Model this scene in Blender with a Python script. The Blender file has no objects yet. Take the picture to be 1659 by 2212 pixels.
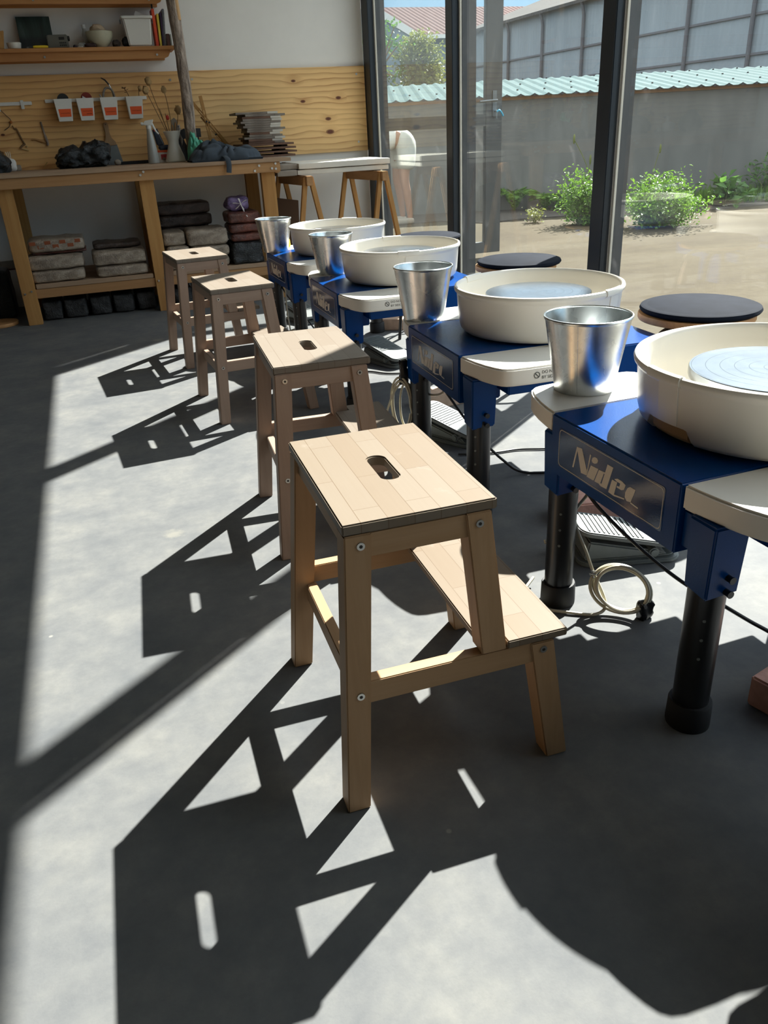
import bpy, bmesh, math, random
from mathutils import Vector, Matrix, noise, Quaternion
C = bpy.context.scene.collection
PI = math.pi
R = math.radians

# ------------------------------------------------------------------ helpers
def s2l(v):
    v /= 255.0
    return v / 12.92 if v <= 0.04045 else ((v + 0.055) / 1.055) ** 2.4
def S(r, g, b):
    return (s2l(r), s2l(g), s2l(b), 1.0)

class B:
    """collects shapes; build() links them as ONE mesh object"""
    def __init__(s):
        s.bm = bmesh.new()
    def v(s, co, M=None):
        co = Vector(co)
        return s.bm.verts.new(M @ co if M else co)
    def hexa(s, p, M=None):
        v = [s.v(q, M) for q in p]
        for f in ((0, 3, 2, 1), (4, 5, 6, 7), (0, 1, 5, 4), (1, 2, 6, 5), (2, 3, 7, 6), (3, 0, 4, 7)):
            s.bm.faces.new([v[i] for i in f])
        return s
    def box(s, x0, x1, y0, y1, z0, z1, M=None):
        return s.hexa([(x0, y0, z0), (x1, y0, z0), (x1, y1, z0), (x0, y1, z0),
                       (x0, y0, z1), (x1, y0, z1), (x1, y1, z1), (x0, y1, z1)], M)
    def bar(s, p0, p1, w, h, up=(0, 0, 1)):
        p0, p1 = Vector(p0), Vector(p1)
        d = (p1 - p0).normalized(); a = d.cross(Vector(up)).normalized() * w / 2; b = a.cross(d).normalized() * h / 2
        return s.hexa([p0 - a - b, p0 + a - b, p0 + a + b, p0 - a + b, p1 - a - b, p1 + a - b, p1 + a + b, p1 - a + b])
    def prism(s, poly, z0, z1, M=None):
        a = [s.v((x, y, z0), M) for x, y in poly]; b = [s.v((x, y, z1), M) for x, y in poly]
        n = len(poly)
        s.bm.faces.new(a[::-1]); s.bm.faces.new(b)
        for i in range(n):
            s.bm.faces.new((a[i], a[(i + 1) % n], b[(i + 1) % n], b[i]))
        return s
    def ring_prism(s, outer, inner, z0, z1, M=None):
        n = len(outer)
        q = [[s.v((x, y, z), M) for x, y in pl] for z in (z0, z1) for pl in (outer, inner)]
        for i in range(n):
            j = (i + 1) % n
            s.bm.faces.new((q[0][i], q[1][i], q[1][j], q[0][j])); s.bm.faces.new((q[2][i], q[2][j], q[3][j], q[3][i]))
            s.bm.faces.new((q[0][i], q[0][j], q[2][j], q[2][i])); s.bm.faces.new((q[1][i], q[3][i], q[3][j], q[1][j]))
        return s
    def lathe(s, prof, n=32, M=None, loop=False, a0=0.0, a1=2 * PI):
        full = abs(a1 - a0 - 2 * PI) < 1e-6
        m = n if full else n + 1
        rows = []
        for r, z in prof:
            if r < 1e-6:
                w = s.v((0, 0, z), M); rows.append([w] * m)
            else:
                rows.append([s.v((r * math.cos(a0 + (a1 - a0) * i / n), r * math.sin(a0 + (a1 - a0) * i / n), z), M) for i in range(m)])
        k = len(rows)
        for a in range(k if loop else k - 1):
            p, q = rows[a], rows[(a + 1) % k]
            for i in range(n):
                j = (i + 1) % m
                f = []
                for w in (p[i], p[j], q[j], q[i]):
                    if w not in f: f.append(w)
                if len(f) > 2:
                    try: s.bm.faces.new(f)
                    except ValueError: pass
        if not full and loop:
            for i in (0, n):
                try: s.bm.faces.new([rw[i] for rw in rows])
                except ValueError: pass
        return s
    def tube(s, pts, r, n=8, closed=False, flat=1.0):
        pts = [Vector(p) for p in pts]; k = len(pts)
        rr = r if isinstance(r, (list, tuple)) else [r] * k
        rings = []; nrm = None
        for i, p in enumerate(pts):
            if closed: t = pts[(i + 1) % k] - pts[i - 1]
            else: t = pts[min(i + 1, k - 1)] - pts[max(i - 1, 0)]
            t.normalize()
            if nrm is None:
                nrm = t.orthogonal().normalized() if abs(t.z) > .9 else t.cross(Vector((0, 0, 1))).normalized()
            nrm = (nrm - t * nrm.dot(t)).normalized(); bn = t.cross(nrm)
            rings.append([s.v(p + (nrm * math.cos(2 * PI * j / n) + bn * math.sin(2 * PI * j / n) * flat) * rr[i]) for j in range(n)])
        for i in range(k if closed else k - 1):
            a, b = rings[i], rings[(i + 1) % k]
            for j in range(n):
                s.bm.faces.new((a[j], a[(j + 1) % n], b[(j + 1) % n], b[j]))
        if not closed:
            s.bm.faces.new(rings[0][::-1]); s.bm.faces.new(rings[-1])
        return s
    def cyl(s, p0, p1, r0, r1=None, n=16):
        return s.tube([p0, p1], [r0, r0 if r1 is None else r1], n)
    def ball(s, c, r, sub=2, amp=0, seed=0, fr=2.0):
        q = bmesh.ops.create_icosphere(s.bm, subdivisions=sub, radius=1)['verts']
        r = Vector(r) if not isinstance(r, (int, float)) else Vector((r, r, r))
        for w in q:
            d = w.co.copy(); k = 1 + amp * noise.noise(d * fr + Vector((seed * 7.1, seed * 3.3, seed)))
            w.co = Vector(c) + Vector((d.x * r.x, d.y * r.y, d.z * r.z)) * k
        return s
    def soft(s, x0, x1, y0, y1, z0, z1, rnd=.02, amp=.004, seed=0, cuts=9, fr=14.0, M=None):
        """rounded, slightly lumpy block"""
        tb = bmesh.new(); bmesh.ops.create_cube(tb, size=2)
        bmesh.ops.subdivide_edges(tb, edges=tb.edges[:], cuts=cuts, use_grid_fill=True)
        vs = tb.verts
        h = Vector(((x1 - x0) / 2, (y1 - y0) / 2, (z1 - z0) / 2)); c = Vector(((x0 + x1) / 2, (y0 + y1) / 2, (z0 + z1) / 2))
        rnd = min(rnd, min(h) * .95)
        for w in vs:
            p = Vector((w.co.x * h.x, w.co.y * h.y, w.co.z * h.z))
            inn = Vector([max(-(h[i] - rnd), min(h[i] - rnd, p[i])) for i in range(3)])
            d = p - inn
            if d.length > 1e-9: d.normalize()
            k = noise.noise(p * fr + Vector((seed * 5.7, seed, -seed * 2.1))) * amp + noise.noise(p * fr * 2.7 + Vector((seed, 9, 4))) * amp * .5
            q2 = c + inn + d * (rnd + k)
            if q2.z < z0: q2.z = z0
            w.co = M @ q2 if M else q2
        me = bpy.data.meshes.new('block'); tb.to_mesh(me); tb.free(); s.bm.from_mesh(me); bpy.data.meshes.remove(me)
        return s
    def text(s, body, size, M):
        cu = bpy.data.curves.new('lettering', 'FONT'); cu.body = body; cu.size = size; cu.extrude = .0002; cu.resolution_u = 3
        o = bpy.data.objects.new('lettering', cu); C.objects.link(o)
        dg = bpy.context.evaluated_depsgraph_get(); dg.update()
        me = bpy.data.meshes.new_from_object(o.evaluated_get(dg))
        me.transform(M)
        s.bm.from_mesh(me)
        bpy.data.objects.remove(o); bpy.data.meshes.remove(me); bpy.data.curves.remove(cu)
        return s
    def build(s, name, mat, parent=None, bevel=0, seg=2, smooth=35, loc=None, rot=None):
        bm = s.bm
        bmesh.ops.recalc_face_normals(bm, faces=bm.faces)
        if bevel:
            es = [e for e in bm.edges if len(e.link_faces) == 2 and e.calc_face_angle(0) > R(30)]
            bmesh.ops.bevel(bm, geom=es, offset=bevel, segments=seg, affect='EDGES', clamp_overlap=True)
        me = bpy.data.meshes.new(name); bm.to_mesh(me); bm.free()
        if smooth:
            me.shade_smooth(); me.set_sharp_from_angle(angle=R(smooth))
        me.materials.append(mat)
        o = bpy.data.objects.new(name, me); C.objects.link(o)
        if parent: o.parent = parent
        if loc: o.location = loc
        if rot: o.rotation_euler = rot
        return o

def tag(o, label, cat, group=None, kind=None):
    o['label'] = label; o['category'] = cat
    if group: o['group'] = group
    if kind: o['kind'] = kind
    return o
def thing(name, label, cat, loc=(0, 0, 0), rz=0.0, group=None, rot=None):
    o = bpy.data.objects.new(name, None); C.objects.link(o)
    o.empty_display_size = .05
    o.location = loc; o.rotation_euler = rot if rot else (0, 0, rz)
    return tag(o, label, cat, group)
def struct(o):
    o['kind'] = 'structure'; return o
def copy_tree(o, parent=None):
    c = o.copy(); C.objects.link(c)
    if parent: c.parent = parent
    for ch in list(o.children):
        copy_tree(ch, c)
    return c
def smooth_path(pts, per=8, closed=False):
    P = [Vector(p) for p in pts]; n = len(P); out = []
    rng = n if closed else n - 1
    for i in range(rng):
        p0 = P[i - 1] if (closed or i > 0) else P[0]
        p1 = P[i]; p2 = P[(i + 1) % n]; p3 = P[(i + 2) % n] if (closed or i + 2 < n) else P[n - 1]
        for k in range(per):
            t = k / per
            out.append(.5 * ((2 * p1) + (p2 - p0) * t + (2 * p0 - 5 * p1 + 4 * p2 - p3) * t * t + (3 * p1 - p0 - 3 * p2 + p3) * t ** 3))
    if not closed: out.append(P[-1])
    return out
def T(x=0, y=0, z=0, rz=0, rx=0, ry=0):
    return Matrix.Translation((x, y, z)) @ Matrix.Rotation(rz, 4, 'Z') @ Matrix.Rotation(ry, 4, 'Y') @ Matrix.Rotation(rx, 4, 'X')

# ------------------------------------------------------------------ materials
class N:
    def __init__(s, name):
        s.m = bpy.data.materials.new(name); s.m.use_nodes = True
        s.t = s.m.node_tree; s.n = s.t.nodes; s.l = s.t.links; s.n.clear()
        s.out = s.n.new('ShaderNodeOutputMaterial')
    def new(s, ty, **kw):
        x = s.n.new('ShaderNode' + ty)
        for k, v in kw.items():
            if k in x.inputs.keys(): x.inputs[k].default_value = v
            else: setattr(x, k, v)
        return x
    def lk(s, a, b): s.l.new(a, b)
    def coord(s, scale=(1, 1, 1), rot=(0, 0, 0), loc=(0, 0, 0)):
        tc = s.new('TexCoord'); mp = s.new('Mapping')
        mp.inputs['Scale'].default_value = scale; mp.inputs['Rotation'].default_value = rot; mp.inputs['Location'].default_value = loc
        s.lk(tc.outputs['Object'], mp.inputs['Vector']); return mp.outputs['Vector']
    def noise(s, vec, scale, detail=4, rough=.55, dist=0):
        x = s.new('TexNoise'); x.inputs['Scale'].default_value = scale; x.inputs['Detail'].default_value = detail
        x.inputs['Roughness'].default_value = rough; x.inputs['Distortion'].default_value = dist
        s.lk(vec, x.inputs['Vector']); return x.outputs['Fac']
    def ramp(s, fac, stops):
        x = s.new('ValToRGB'); e = x.color_ramp.elements
        while len(e) < len(stops): e.new(.5)
        for i, (p, c) in enumerate(stops):
            e[i].position = p; e[i].color = c if not isinstance(c, (int, float)) else (c, c, c, 1)
        s.lk(fac, x.inputs['Fac']); return x.outputs['Color']
    def mix(s, fac, a, b, mode='MIX'):
        x = s.new('Mix'); x.data_type = 'RGBA'; x.blend_type = mode
        for v, i in ((fac, 0), (a, 6), (b, 7)):
            if hasattr(v, 'links'): s.lk(v, x.inputs[i])
            else: x.inputs[i].default_value = v
        return x.outputs[2]
    def math(s, op, a, b=0.0):
        x = s.new('Math'); x.operation = op
        for v, i in ((a, 0), (b, 1)):
            if hasattr(v, 'links'): s.lk(v, x.inputs[i])
            else: x.inputs[i].default_value = v
        return x.outputs[0]
    def bsdf(s, col, rough=.5, metal=0, bump=None, bstr=.3, bdist=.002, **kw):
        p = s.new('BsdfPrincipled')
        for v, i in ((col, 'Base Color'), (rough, 'Roughness'), (metal, 'Metallic')):
            if hasattr(v, 'links'): s.lk(v, p.inputs[i])
            else: p.inputs[i].default_value = v
        for k, v in kw.items(): p.inputs[k.replace('_', ' ')].default_value = v
        if bump is not None:
            b = s.new('Bump'); b.inputs['Strength'].default_value = bstr; b.inputs['Distance'].default_value = bdist
            s.lk(bump, b.inputs['Height']); s.lk(b.outputs[0], p.inputs['Normal'])
        s.lk(p.outputs[0], s.out.inputs['Surface']); return p

def plain(name, col, rough=.5, metal=0, var=.12, vs=6, bump=0, bs=60, bd=.002, col2=None, stretch=(1, 1, 1), **kw):
    k = N(name); vec = k.coord(stretch)
    f = k.noise(vec, vs, 5)
    c2 = col2 if col2 else tuple(c * (1 - var) for c in col[:3]) + (1,)
    c1 = col if col2 else tuple(min(1, c * (1 + var * .5)) for c in col[:3]) + (1,)
    cc = k.ramp(f, [(.3, c2), (.7, c1)])
    bp = k.noise(k.coord(), bs, 3) if bump else None
    k.bsdf(cc, rough, metal, bp, bump, bd, **kw)
    return k.m
def wood(name, c1, c2, axis=2, rough=.45, s=1.0, fine=.35):
    k = N(name)
    sc = [26 * s] * 3; sc[axis] = 1.6 * s
    f = k.noise(k.coord(sc), 1, 4, .6, .4)
    sc2 = [160 * s] * 3; sc2[axis] = 5 * s
    g = k.noise(k.coord(sc2), 1, 3, .6)
    col = k.ramp(f, [(.25, c2), (.75, c1)])
    col = k.mix(k.math('MULTIPLY', k.math('SUBTRACT', 1.0, g), fine), col, tuple(c * .55 for c in c2[:3]) + (1,))
    k.bsdf(col, rough + .1, 0, g, .15, .0006, Specular_IOR_Level=.2)
    return k.m
def butcher(name, c1, c2, c3, rough=.4):
    """edge glued staves along local x"""
    k = N(name)
    tc = k.new('TexCoord')
    mp = k.new('Mapping'); mp.inputs['Location'].default_value = (.13, .012, 0)
    k.lk(tc.outputs['Object'], mp.inputs['Vector'])
    br = k.new('TexBrick'); br.offset = .43; br.offset_frequency = 2; br.squash = 1
    br.inputs['Scale'].default_value = 1; br.inputs['Brick Width'].default_value = .27; br.inputs['Row Height'].default_value = .041
    br.inputs['Mortar Size'].default_value = .0006; br.inputs['Mortar Smooth'].default_value = .3; br.inputs['Bias'].default_value = 0
    br.inputs['Color1'].default_value = c1; br.inputs['Color2'].default_value = c2; br.inputs['Mortar'].default_value = c3
    k.lk(mp.outputs[0], br.inputs['Vector'])
    g = k.noise(k.coord((6, 170, 60)), 1, 4, .6)
    w = k.noise(k.coord((5, 18, 9)), 1, 4, .6, .6)
    col = k.mix(k.math('MULTIPLY', g, .22), br.outputs['Color'], c3)
    col = k.mix(k.math('MULTIPLY', w, .35), col, c2)
    st = k.noise(k.coord((9, 9, 9)), 1, 6, .65)
    col = k.mix(k.ramp(st, [(.62, 0), (.8, .35)]), col, S(158, 152, 142))
    k.bsdf(col, rough + .1, 0, g, .1, .0005, Specular_IOR_Level=.12)
    return k.m
def pine(name, c1, c2, c3, seed=0.0):
    """knotty pine, grain along x, in the xz plane"""
    k = N(name)
    tc = k.new('TexCoord'); sp = k.new('SeparateXYZ'); k.lk(tc.outputs['Object'], sp.inputs[0])
    cb = k.new('CombineXYZ'); k.lk(k.math('ADD', sp.outputs[0], seed), cb.inputs[0]); k.lk(k.math('ADD', sp.outputs[2], seed * .37), cb.inputs[1])
    def mp(sc):
        q = k.new('Mapping'); q.inputs['Scale'].default_value = sc; k.lk(cb.outputs[0], q.inputs['Vector']); return q.outputs[0]
    vo = k.new('TexVoronoi'); vo.voronoi_dimensions = '2D'; vo.inputs['Scale'].default_value = 1; k.lk(mp((3.6, 7.0, 1)), vo.inputs['Vector'])
    kd = vo.outputs['Distance']
    sel = k.new('SeparateColor'); k.lk(vo.outputs['Color'], sel.inputs[0])
    on_ = k.math('GREATER_THAN', sel.outputs[0], .6)                     # only some cells hold a knot
    sz = k.math('ADD', .045, k.math('MULTIPLY', sel.outputs[1], .075))
    kn = k.math('MULTIPLY', k.ramp(k.math('DIVIDE', kd, sz), [(.55, 1), (.95, .55), (1, 0)]), on_)
    halo = k.math('MULTIPLY', k.ramp(kd, [(.05, 1), (.30, 0)]), on_)
    wob = k.noise(mp((1.6, 5.5, 1)), 1, 3, .55)
    yy = k.math('ADD', k.math('MULTIPLY', sp.outputs[2], 1.0), k.math('MULTIPLY', wob, .085))
    yy = k.math('ADD', yy, k.math('MULTIPLY', halo, .016))
    fr = k.math('FRACT', k.math('MULTIPLY', yy, 27))
    ln = k.ramp(fr, [(0, .0), (.4, .06), (.75, .45), (.92, 1), (1, 0)])
    big = k.noise(mp((1.2, 7, 1)), 1, 2)
    ln = k.math('MULTIPLY', ln, k.ramp(big, [(.3, .3), (.6, 1)]))
    f = k.noise(mp((5, 130, 1)), 1, 3)
    col = k.mix(k.math('MULTIPLY', ln, .8), c1, c2)
    col = k.mix(k.math('MULTIPLY', f, .14), col, c2)
    col = k.mix(k.math('MULTIPLY', halo, .35), col, c2)
    col = k.mix(kn, col, c3)
    k.bsdf(col, .6, 0, f, .05, .0006)
    return k.m
def wrapped(name, c1, c2, rough=.25, vs=9, crinkle=1.0):
    k = N(name)
    f = k.noise(k.coord((1, 1, 2.2)), vs, 6, .6, 1.5)
    col = k.ramp(f, [(.35, c2), (.62, c1)])
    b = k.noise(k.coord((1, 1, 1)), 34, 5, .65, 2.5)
    hl = k.ramp(b, [(.58, 0), (.72, .5)])  # highlights on the plastic creases, painted into the colour
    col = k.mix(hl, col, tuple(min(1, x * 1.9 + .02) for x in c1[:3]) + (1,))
    k.bsdf(col, rough, 0, b, crinkle, .006)
    return k.m

m = {}
def mk():
    # setting
    k = N('floor')
    a = k.noise(k.coord(), 5.5, 10, .68); b2 = k.noise(k.coord(), 24, 8, .72)
    col = k.ramp(a, [(.32, S(90, 92, 94)), (.5, S(101, 102, 102)), (.68, S(112, 112, 109))])
    col = k.mix(k.ramp(b2, [(.36, .3), (.6, 0)]), col, S(80, 82, 85))
    vo = k.new('TexVoronoi'); vo.inputs['Scale'].default_value = 7.5; k.lk(k.coord(), vo.inputs['Vector'])
    sp = k.ramp(vo.outputs['Distance'], [(.028, 1), (.045, 0)])
    wob = k.noise(k.coord(), 5, 2)
    sp = k.math('MULTIPLY', sp, k.ramp(wob, [(.5, 0), (.62, .6)]))
    col = k.mix(sp, col, S(150, 148, 140))
    v2 = k.new('TexVoronoi'); v2.inputs['Scale'].default_value = 2.1; k.lk(k.coord(loc=(.3, .7, 0)), v2.inputs['Vector'])
    dn = k.math('ADD', v2.outputs['Distance'], k.math('MULTIPLY', k.noise(k.coord(), 40, 4), .09))
    col = k.mix(k.ramp(dn, [(.085, .45), (.12, 0)]), col, S(134, 131, 120))
    k.bsdf(col, .62, 0, k.noise(k.coord(), 260, 4), .12, .001, Specular_IOR_Level=.07)
    m['floor'] = k.m
    m['wall'] = plain('plaster_wall', S(236, 233, 226), .85, var=.05, vs=3, bump=.06, bs=90)
    m['wall_dark'] = plain('slate_wall', S(120, 118, 112), .85, var=.05, vs=3)  # for unseen walls, darkened to cut bounce light
    m['ceil'] = plain('ceiling_paint', S(232, 230, 224), .9, var=.03, vs=3)
    m['frame'] = plain('anthracite_frame', S(38, 44, 50), .38, var=.12, vs=5, Specular_IOR_Level=.45)
    m['frame_grey'] = plain('grey_frame', S(74, 76, 74), .45, var=.08, vs=6)
    m['frame_post'] = plain('dark_post', S(52, 55, 56), .45, var=.08, vs=6)
    m['gasket'] = plain('seal_strip', S(228, 220, 202), .5, var=.08)
    m['shade'] = plain('charcoal_steel', S(30, 30, 32), .45)  # dark steel colour for screws, wires and blades
    # glass
    k = N('window_glass')
    tr = k.new('BsdfTransparent'); tr.inputs[0].default_value = (.97, .985, .98, 1)
    gl = k.new('BsdfGlossy'); gl.inputs['Roughness'].default_value = 0.0
    ge = k.new('NewGeometry'); fr = k.new('Fresnel')
    io = k.math('ADD', 1.5, k.math('MULTIPLY', ge.outputs['Backfacing'], 1 / 1.5 - 1.5)); k.lk(io, fr.inputs['IOR'])
    m1 = k.new('MixShader'); k.lk(fr.outputs[0], m1.inputs[0]); k.lk(tr.outputs[0], m1.inputs[1]); k.lk(gl.outputs[0], m1.inputs[2])
    df = k.new('BsdfDiffuse'); df.inputs[0].default_value = (.8, .8, .8, 1); tl = k.new('BsdfTranslucent'); tl.inputs[0].default_value = (.8, .8, .8, 1)
    m2 = k.new('MixShader'); m2.inputs[0].default_value = .5; k.lk(df.outputs[0], m2.inputs[1]); k.lk(tl.outputs[0], m2.inputs[2])
    sm = k.noise(k.coord((1, 1, .6)), 5.5, 5, .6, 1.8)
    fac = k.ramp(sm, [(.3, .003), (.62, .008), (.78, .035)])
    m3 = k.new('MixShader'); k.lk(fac, m3.inputs[0]); k.lk(m1.outputs[0], m3.inputs[1]); k.lk(m2.outputs[0], m3.inputs[2])
    k.lk(m3.outputs[0], k.out.inputs['Surface'])
    m['glass'] = k.m
    # stools
    wa, wb = S(178, 146, 112), S(160, 126, 90)
    pa, pb = S(170, 146, 128), S(150, 126, 109)
    for q, (a, b2, ax) in {'z': (wa, wb, 2), 'x': (wa, wb, 0), 'y': (wa, wb, 1)}.items():
        m['oak_' + q] = wood('warm_beech_' + q, a, b2, ax)
        m['beech_' + q] = wood('greyed_beech_' + q, pa, pb, ax)
    m['seat_warm'] = butcher('warm_beech_staves', S(121, 111, 98), S(114, 100, 84), S(90, 73, 56))
    m['seat_pale'] = butcher('pale_beech_staves', S(123, 114, 103), S(117, 106, 94), S(95, 81, 69))
    m['zinc'] = plain('zinc_bolt', S(190, 190, 186), .35, .9, bump=0)
    m['socket'] = plain('dark_socket', S(30, 28, 26), .6)
    # wheels
    k = N('blue_hammer_paint'); f = k.noise(k.coord(), 420, 2, .5)
    k.bsdf(k.ramp(k.noise(k.coord(), 5, 3), [(.3, S(0, 55, 116)), (.7, S(0, 60, 126))]), .24, 0, f, .16, .0012, Specular_IOR_Level=.16)
    m['blue'] = k.m
    k = N('decal_plate'); f = k.noise(k.coord(), 420, 2, .5)
    k.bsdf(k.ramp(k.noise(k.coord(), 9, 3), [(.3, S(14, 50, 98)), (.7, S(18, 54, 102))]), .12, 0, f, .1, .0008, Specular_IOR_Level=.6)
    m['decal'] = k.m
    m['letter'] = plain('pale_lettering', S(204, 198, 188), .4, var=.05)
    m['tray'] = plain('white_plastic_tray', S(226, 222, 213), .38, var=.03, vs=4)
    m['pan'] = plain('cream_plastic_pan', S(224, 220, 210), .3, var=.03, vs=3)
    m['pan_shade'] = plain('tan_band', S(214, 176, 120), .4, var=.08)  # warm sunlight on the inner pan wall, painted as a tan colour
    k = N('brushed_aluminium')
    tc = k.new('TexCoord'); ln = k.new('VectorMath'); ln.operation = 'LENGTH'
    sx = k.new('SeparateXYZ'); k.lk(tc.outputs['Object'], sx.inputs[0]); cx = k.new('CombineXYZ')
    k.lk(sx.outputs[0], cx.inputs[0]); k.lk(sx.outputs[1], cx.inputs[1]); k.lk(cx.outputs[0], ln.inputs[0])
    fr2 = k.math('FRACT', k.math('MULTIPLY', ln.outputs['Value'], 1 / .0245))
    gr = k.ramp(fr2, [(.0, 1), (.03, 1), (.05, 0)])
    fine = k.math('SINE', k.math('MULTIPLY', ln.outputs['Value'], 5200))
    sw = k.noise(k.coord(), 14, 4, .6, 1.2)
    col = k.mix(gr, k.ramp(sw, [(.3, S(128, 133, 138)), (.7, S(148, 153, 157))]), S(84, 88, 92))
    bpv = k.math('SUBTRACT', k.math('MULTIPLY', fine, .12), gr)
    k.bsdf(col, .16, .95, bpv, .2, .0003)
    m['alu'] = k.m
    k = N('galvanised_sheet')
    vo = k.new('TexVoronoi'); vo.inputs['Scale'].default_value = 55; k.lk(k.coord(), vo.inputs['Vector'])
    sp = k.ramp(vo.outputs['Color'], [(.2, S(214, 218, 218)), (.8, S(224, 228, 227))])
    k.bsdf(sp, k.ramp(k.noise(k.coord(), 9, 4), [(.3, .2), (.7, .34)]), .95, k.noise(k.coord((1, 1, .3)), 30, 2), .02, .0006)
    m['zincsheet'] = k.m
    m['black'] = plain('black_powder_coat', S(22, 23, 25), .32, var=.2, vs=8)
    m['rubber'] = plain('black_rubber', S(17, 17, 18), .65, var=.2)
    m['pedal'] = plain('grey_cast_pedal', S(112, 118, 116), .42, .25, var=.12, vs=20)
    m['pedal_top'] = plain('silver_pedal_plate', S(100, 104, 103), .45, .2, var=.06, vs=20)
    m['cord_grey'] = plain('grey_cord', S(188, 182, 160), .4, var=.06)
    m['cord_black'] = plain('black_cord', S(16, 16, 18), .4)
    m['tape'] = plain('black_tape', S(14, 14, 15), .22, bump=.5, bs=120)
    m['brick'] = plain('pink_brick', S(196, 150, 134), .9, var=.25, vs=30, bump=.4, bs=120)
    m['brick_tan'] = plain('tan_brick', S(190, 160, 136), .9, var=.2, vs=30, bump=.3, bs=120)
    m['sponge'] = plain('yellow_sponge', S(236, 186, 60), .95, var=.2, vs=60, bump=.6, bs=220)
    m['pad'] = plain('black_vinyl_pad', S(26, 30, 39), .8, var=.2, vs=20, bump=.1, bs=200, Specular_IOR_Level=.04)
    m['ply'] = wood('plywood_disc', S(206, 160, 110), S(172, 122, 78), 0)
    # bench
    m['pine'] = pine('pine_board', S(240, 200, 136), S(172, 110, 56), S(92, 44, 20))
    m['pine_b'] = pine('pine_board_left', S(232, 184, 118), S(166, 104, 52), S(92, 44, 20), 3.7)  # darker copy: shading of the left panel put into the colour
    m['deal_x'] = wood('bench_timber_x', S(196, 154, 108), S(160, 116, 76), 0, .7, .6)
    m['deal_y'] = wood('bench_timber_y', S(196, 154, 108), S(160, 116, 76), 1, .7, .6)
    m['deal_z'] = wood('bench_timber_z', S(204, 160, 100), S(166, 116, 66), 2, .7, .6)
    m['top_x'] = wood('worn_bench_top', S(186, 160, 132), S(150, 122, 98), 0, .75, .6)
    m['shelf_x'] = wood('oiled_shelf', S(206, 152, 98), S(176, 120, 72), 0, .5, .7)
    m['bark'] = plain('bark', S(184, 166, 150), .9, vs=3, col2=S(52, 40, 31), stretch=(16, 16, 3), bump=1.0, bs=40, bd=.01)
    m['barepole'] = plain('bare_wood', S(206, 164, 114), .7, vs=3, var=.3, stretch=(9, 9, 1.5))
    m['white'] = plain('white_plastic', S(224, 222, 214), .4, var=.03)
    m['orange'] = plain('orange_label', S(232, 92, 36), .6, var=.06)
    m['ink'] = plain('dark_ink', S(110, 30, 14), .7)
    m['plaster'] = plain('plaster_slab', S(228, 222, 208), .9, var=.08, vs=9, bump=.15, bs=40)
    m['slab_grey'] = plain('grey_slab', S(150, 140, 126), .9, var=.2, vs=9)
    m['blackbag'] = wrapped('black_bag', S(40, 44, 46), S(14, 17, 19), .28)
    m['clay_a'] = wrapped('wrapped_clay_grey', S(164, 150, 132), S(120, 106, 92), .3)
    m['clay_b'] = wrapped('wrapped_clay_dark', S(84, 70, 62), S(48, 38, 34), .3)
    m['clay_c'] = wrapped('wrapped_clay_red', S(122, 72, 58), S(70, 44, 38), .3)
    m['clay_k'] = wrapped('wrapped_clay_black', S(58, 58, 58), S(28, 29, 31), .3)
    m['vase'] = plain('cream_glaze', S(214, 210, 198), .3, var=.05)
    m['stone'] = plain('stoneware', S(186, 182, 156), .6, var=.12, vs=12)
    m['denim'] = plain('dark_cloth', S(62, 70, 78), .95, var=.35, vs=10, bump=.3, bs=300)
    m['mint'] = plain('green_cloth', S(96, 176, 146), .95, var=.25, vs=10, bump=.3, bs=300)
    m['scrapwood'] = plain('weathered_bat', S(150, 140, 128), .8, vs=6, col2=S(96, 84, 74), stretch=(2, 2, 12))
    m['bat_brown'] = plain('brown_bat', S(128, 96, 78), .8, vs=6, col2=S(92, 66, 52), stretch=(2, 2, 12))
    m['bat_white'] = plain('white_bat', S(206, 200, 188), .8, var=.12, vs=9)
    m['steel'] = plain('dull_steel', S(120, 124, 124), .4, .8, var=.25, vs=9)
    m['twig'] = plain('dry_stem', S(122, 92, 62), .9, var=.2)
    m['poppy'] = plain('dry_poppy_head', S(170, 138, 92), .9, var=.3, vs=40)
    m['card'] = plain('brown_board', S(104, 78, 58), .85, var=.08)
mk()
# ------------------------------------------------------------------ camera (recovered from the photograph's vanishing points)
F_PX, PITCH, ROLL, YAW, EYE = 1702.3135, R(26.0041), R(-2.9970), R(18.2728), 1.00565
fw = Vector((math.sin(YAW) * math.cos(PITCH), math.cos(YAW) * math.cos(PITCH), -math.sin(PITCH)))
r0 = Vector((math.cos(YAW), -math.sin(YAW), 0)); u0 = r0.cross(fw)
rt = r0 * math.cos(ROLL) + u0 * math.sin(ROLL); upv = u0 * math.cos(ROLL) - r0 * math.sin(ROLL)
cam = bpy.data.cameras.new('camera'); co = bpy.data.objects.new('camera', cam); C.objects.link(co)
co.matrix_world = Matrix(((rt.x, upv.x, -fw.x, 0), (rt.y, upv.y, -fw.y, 0), (rt.z, upv.z, -fw.z, EYE), (0, 0, 0, 1)))
cam.sensor_fit = 'VERTICAL'; cam.sensor_height = 24; cam.lens = F_PX / 2212 * 24; cam.clip_start = .02; cam.clip_end = 400
bpy.context.scene.camera = co

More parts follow.
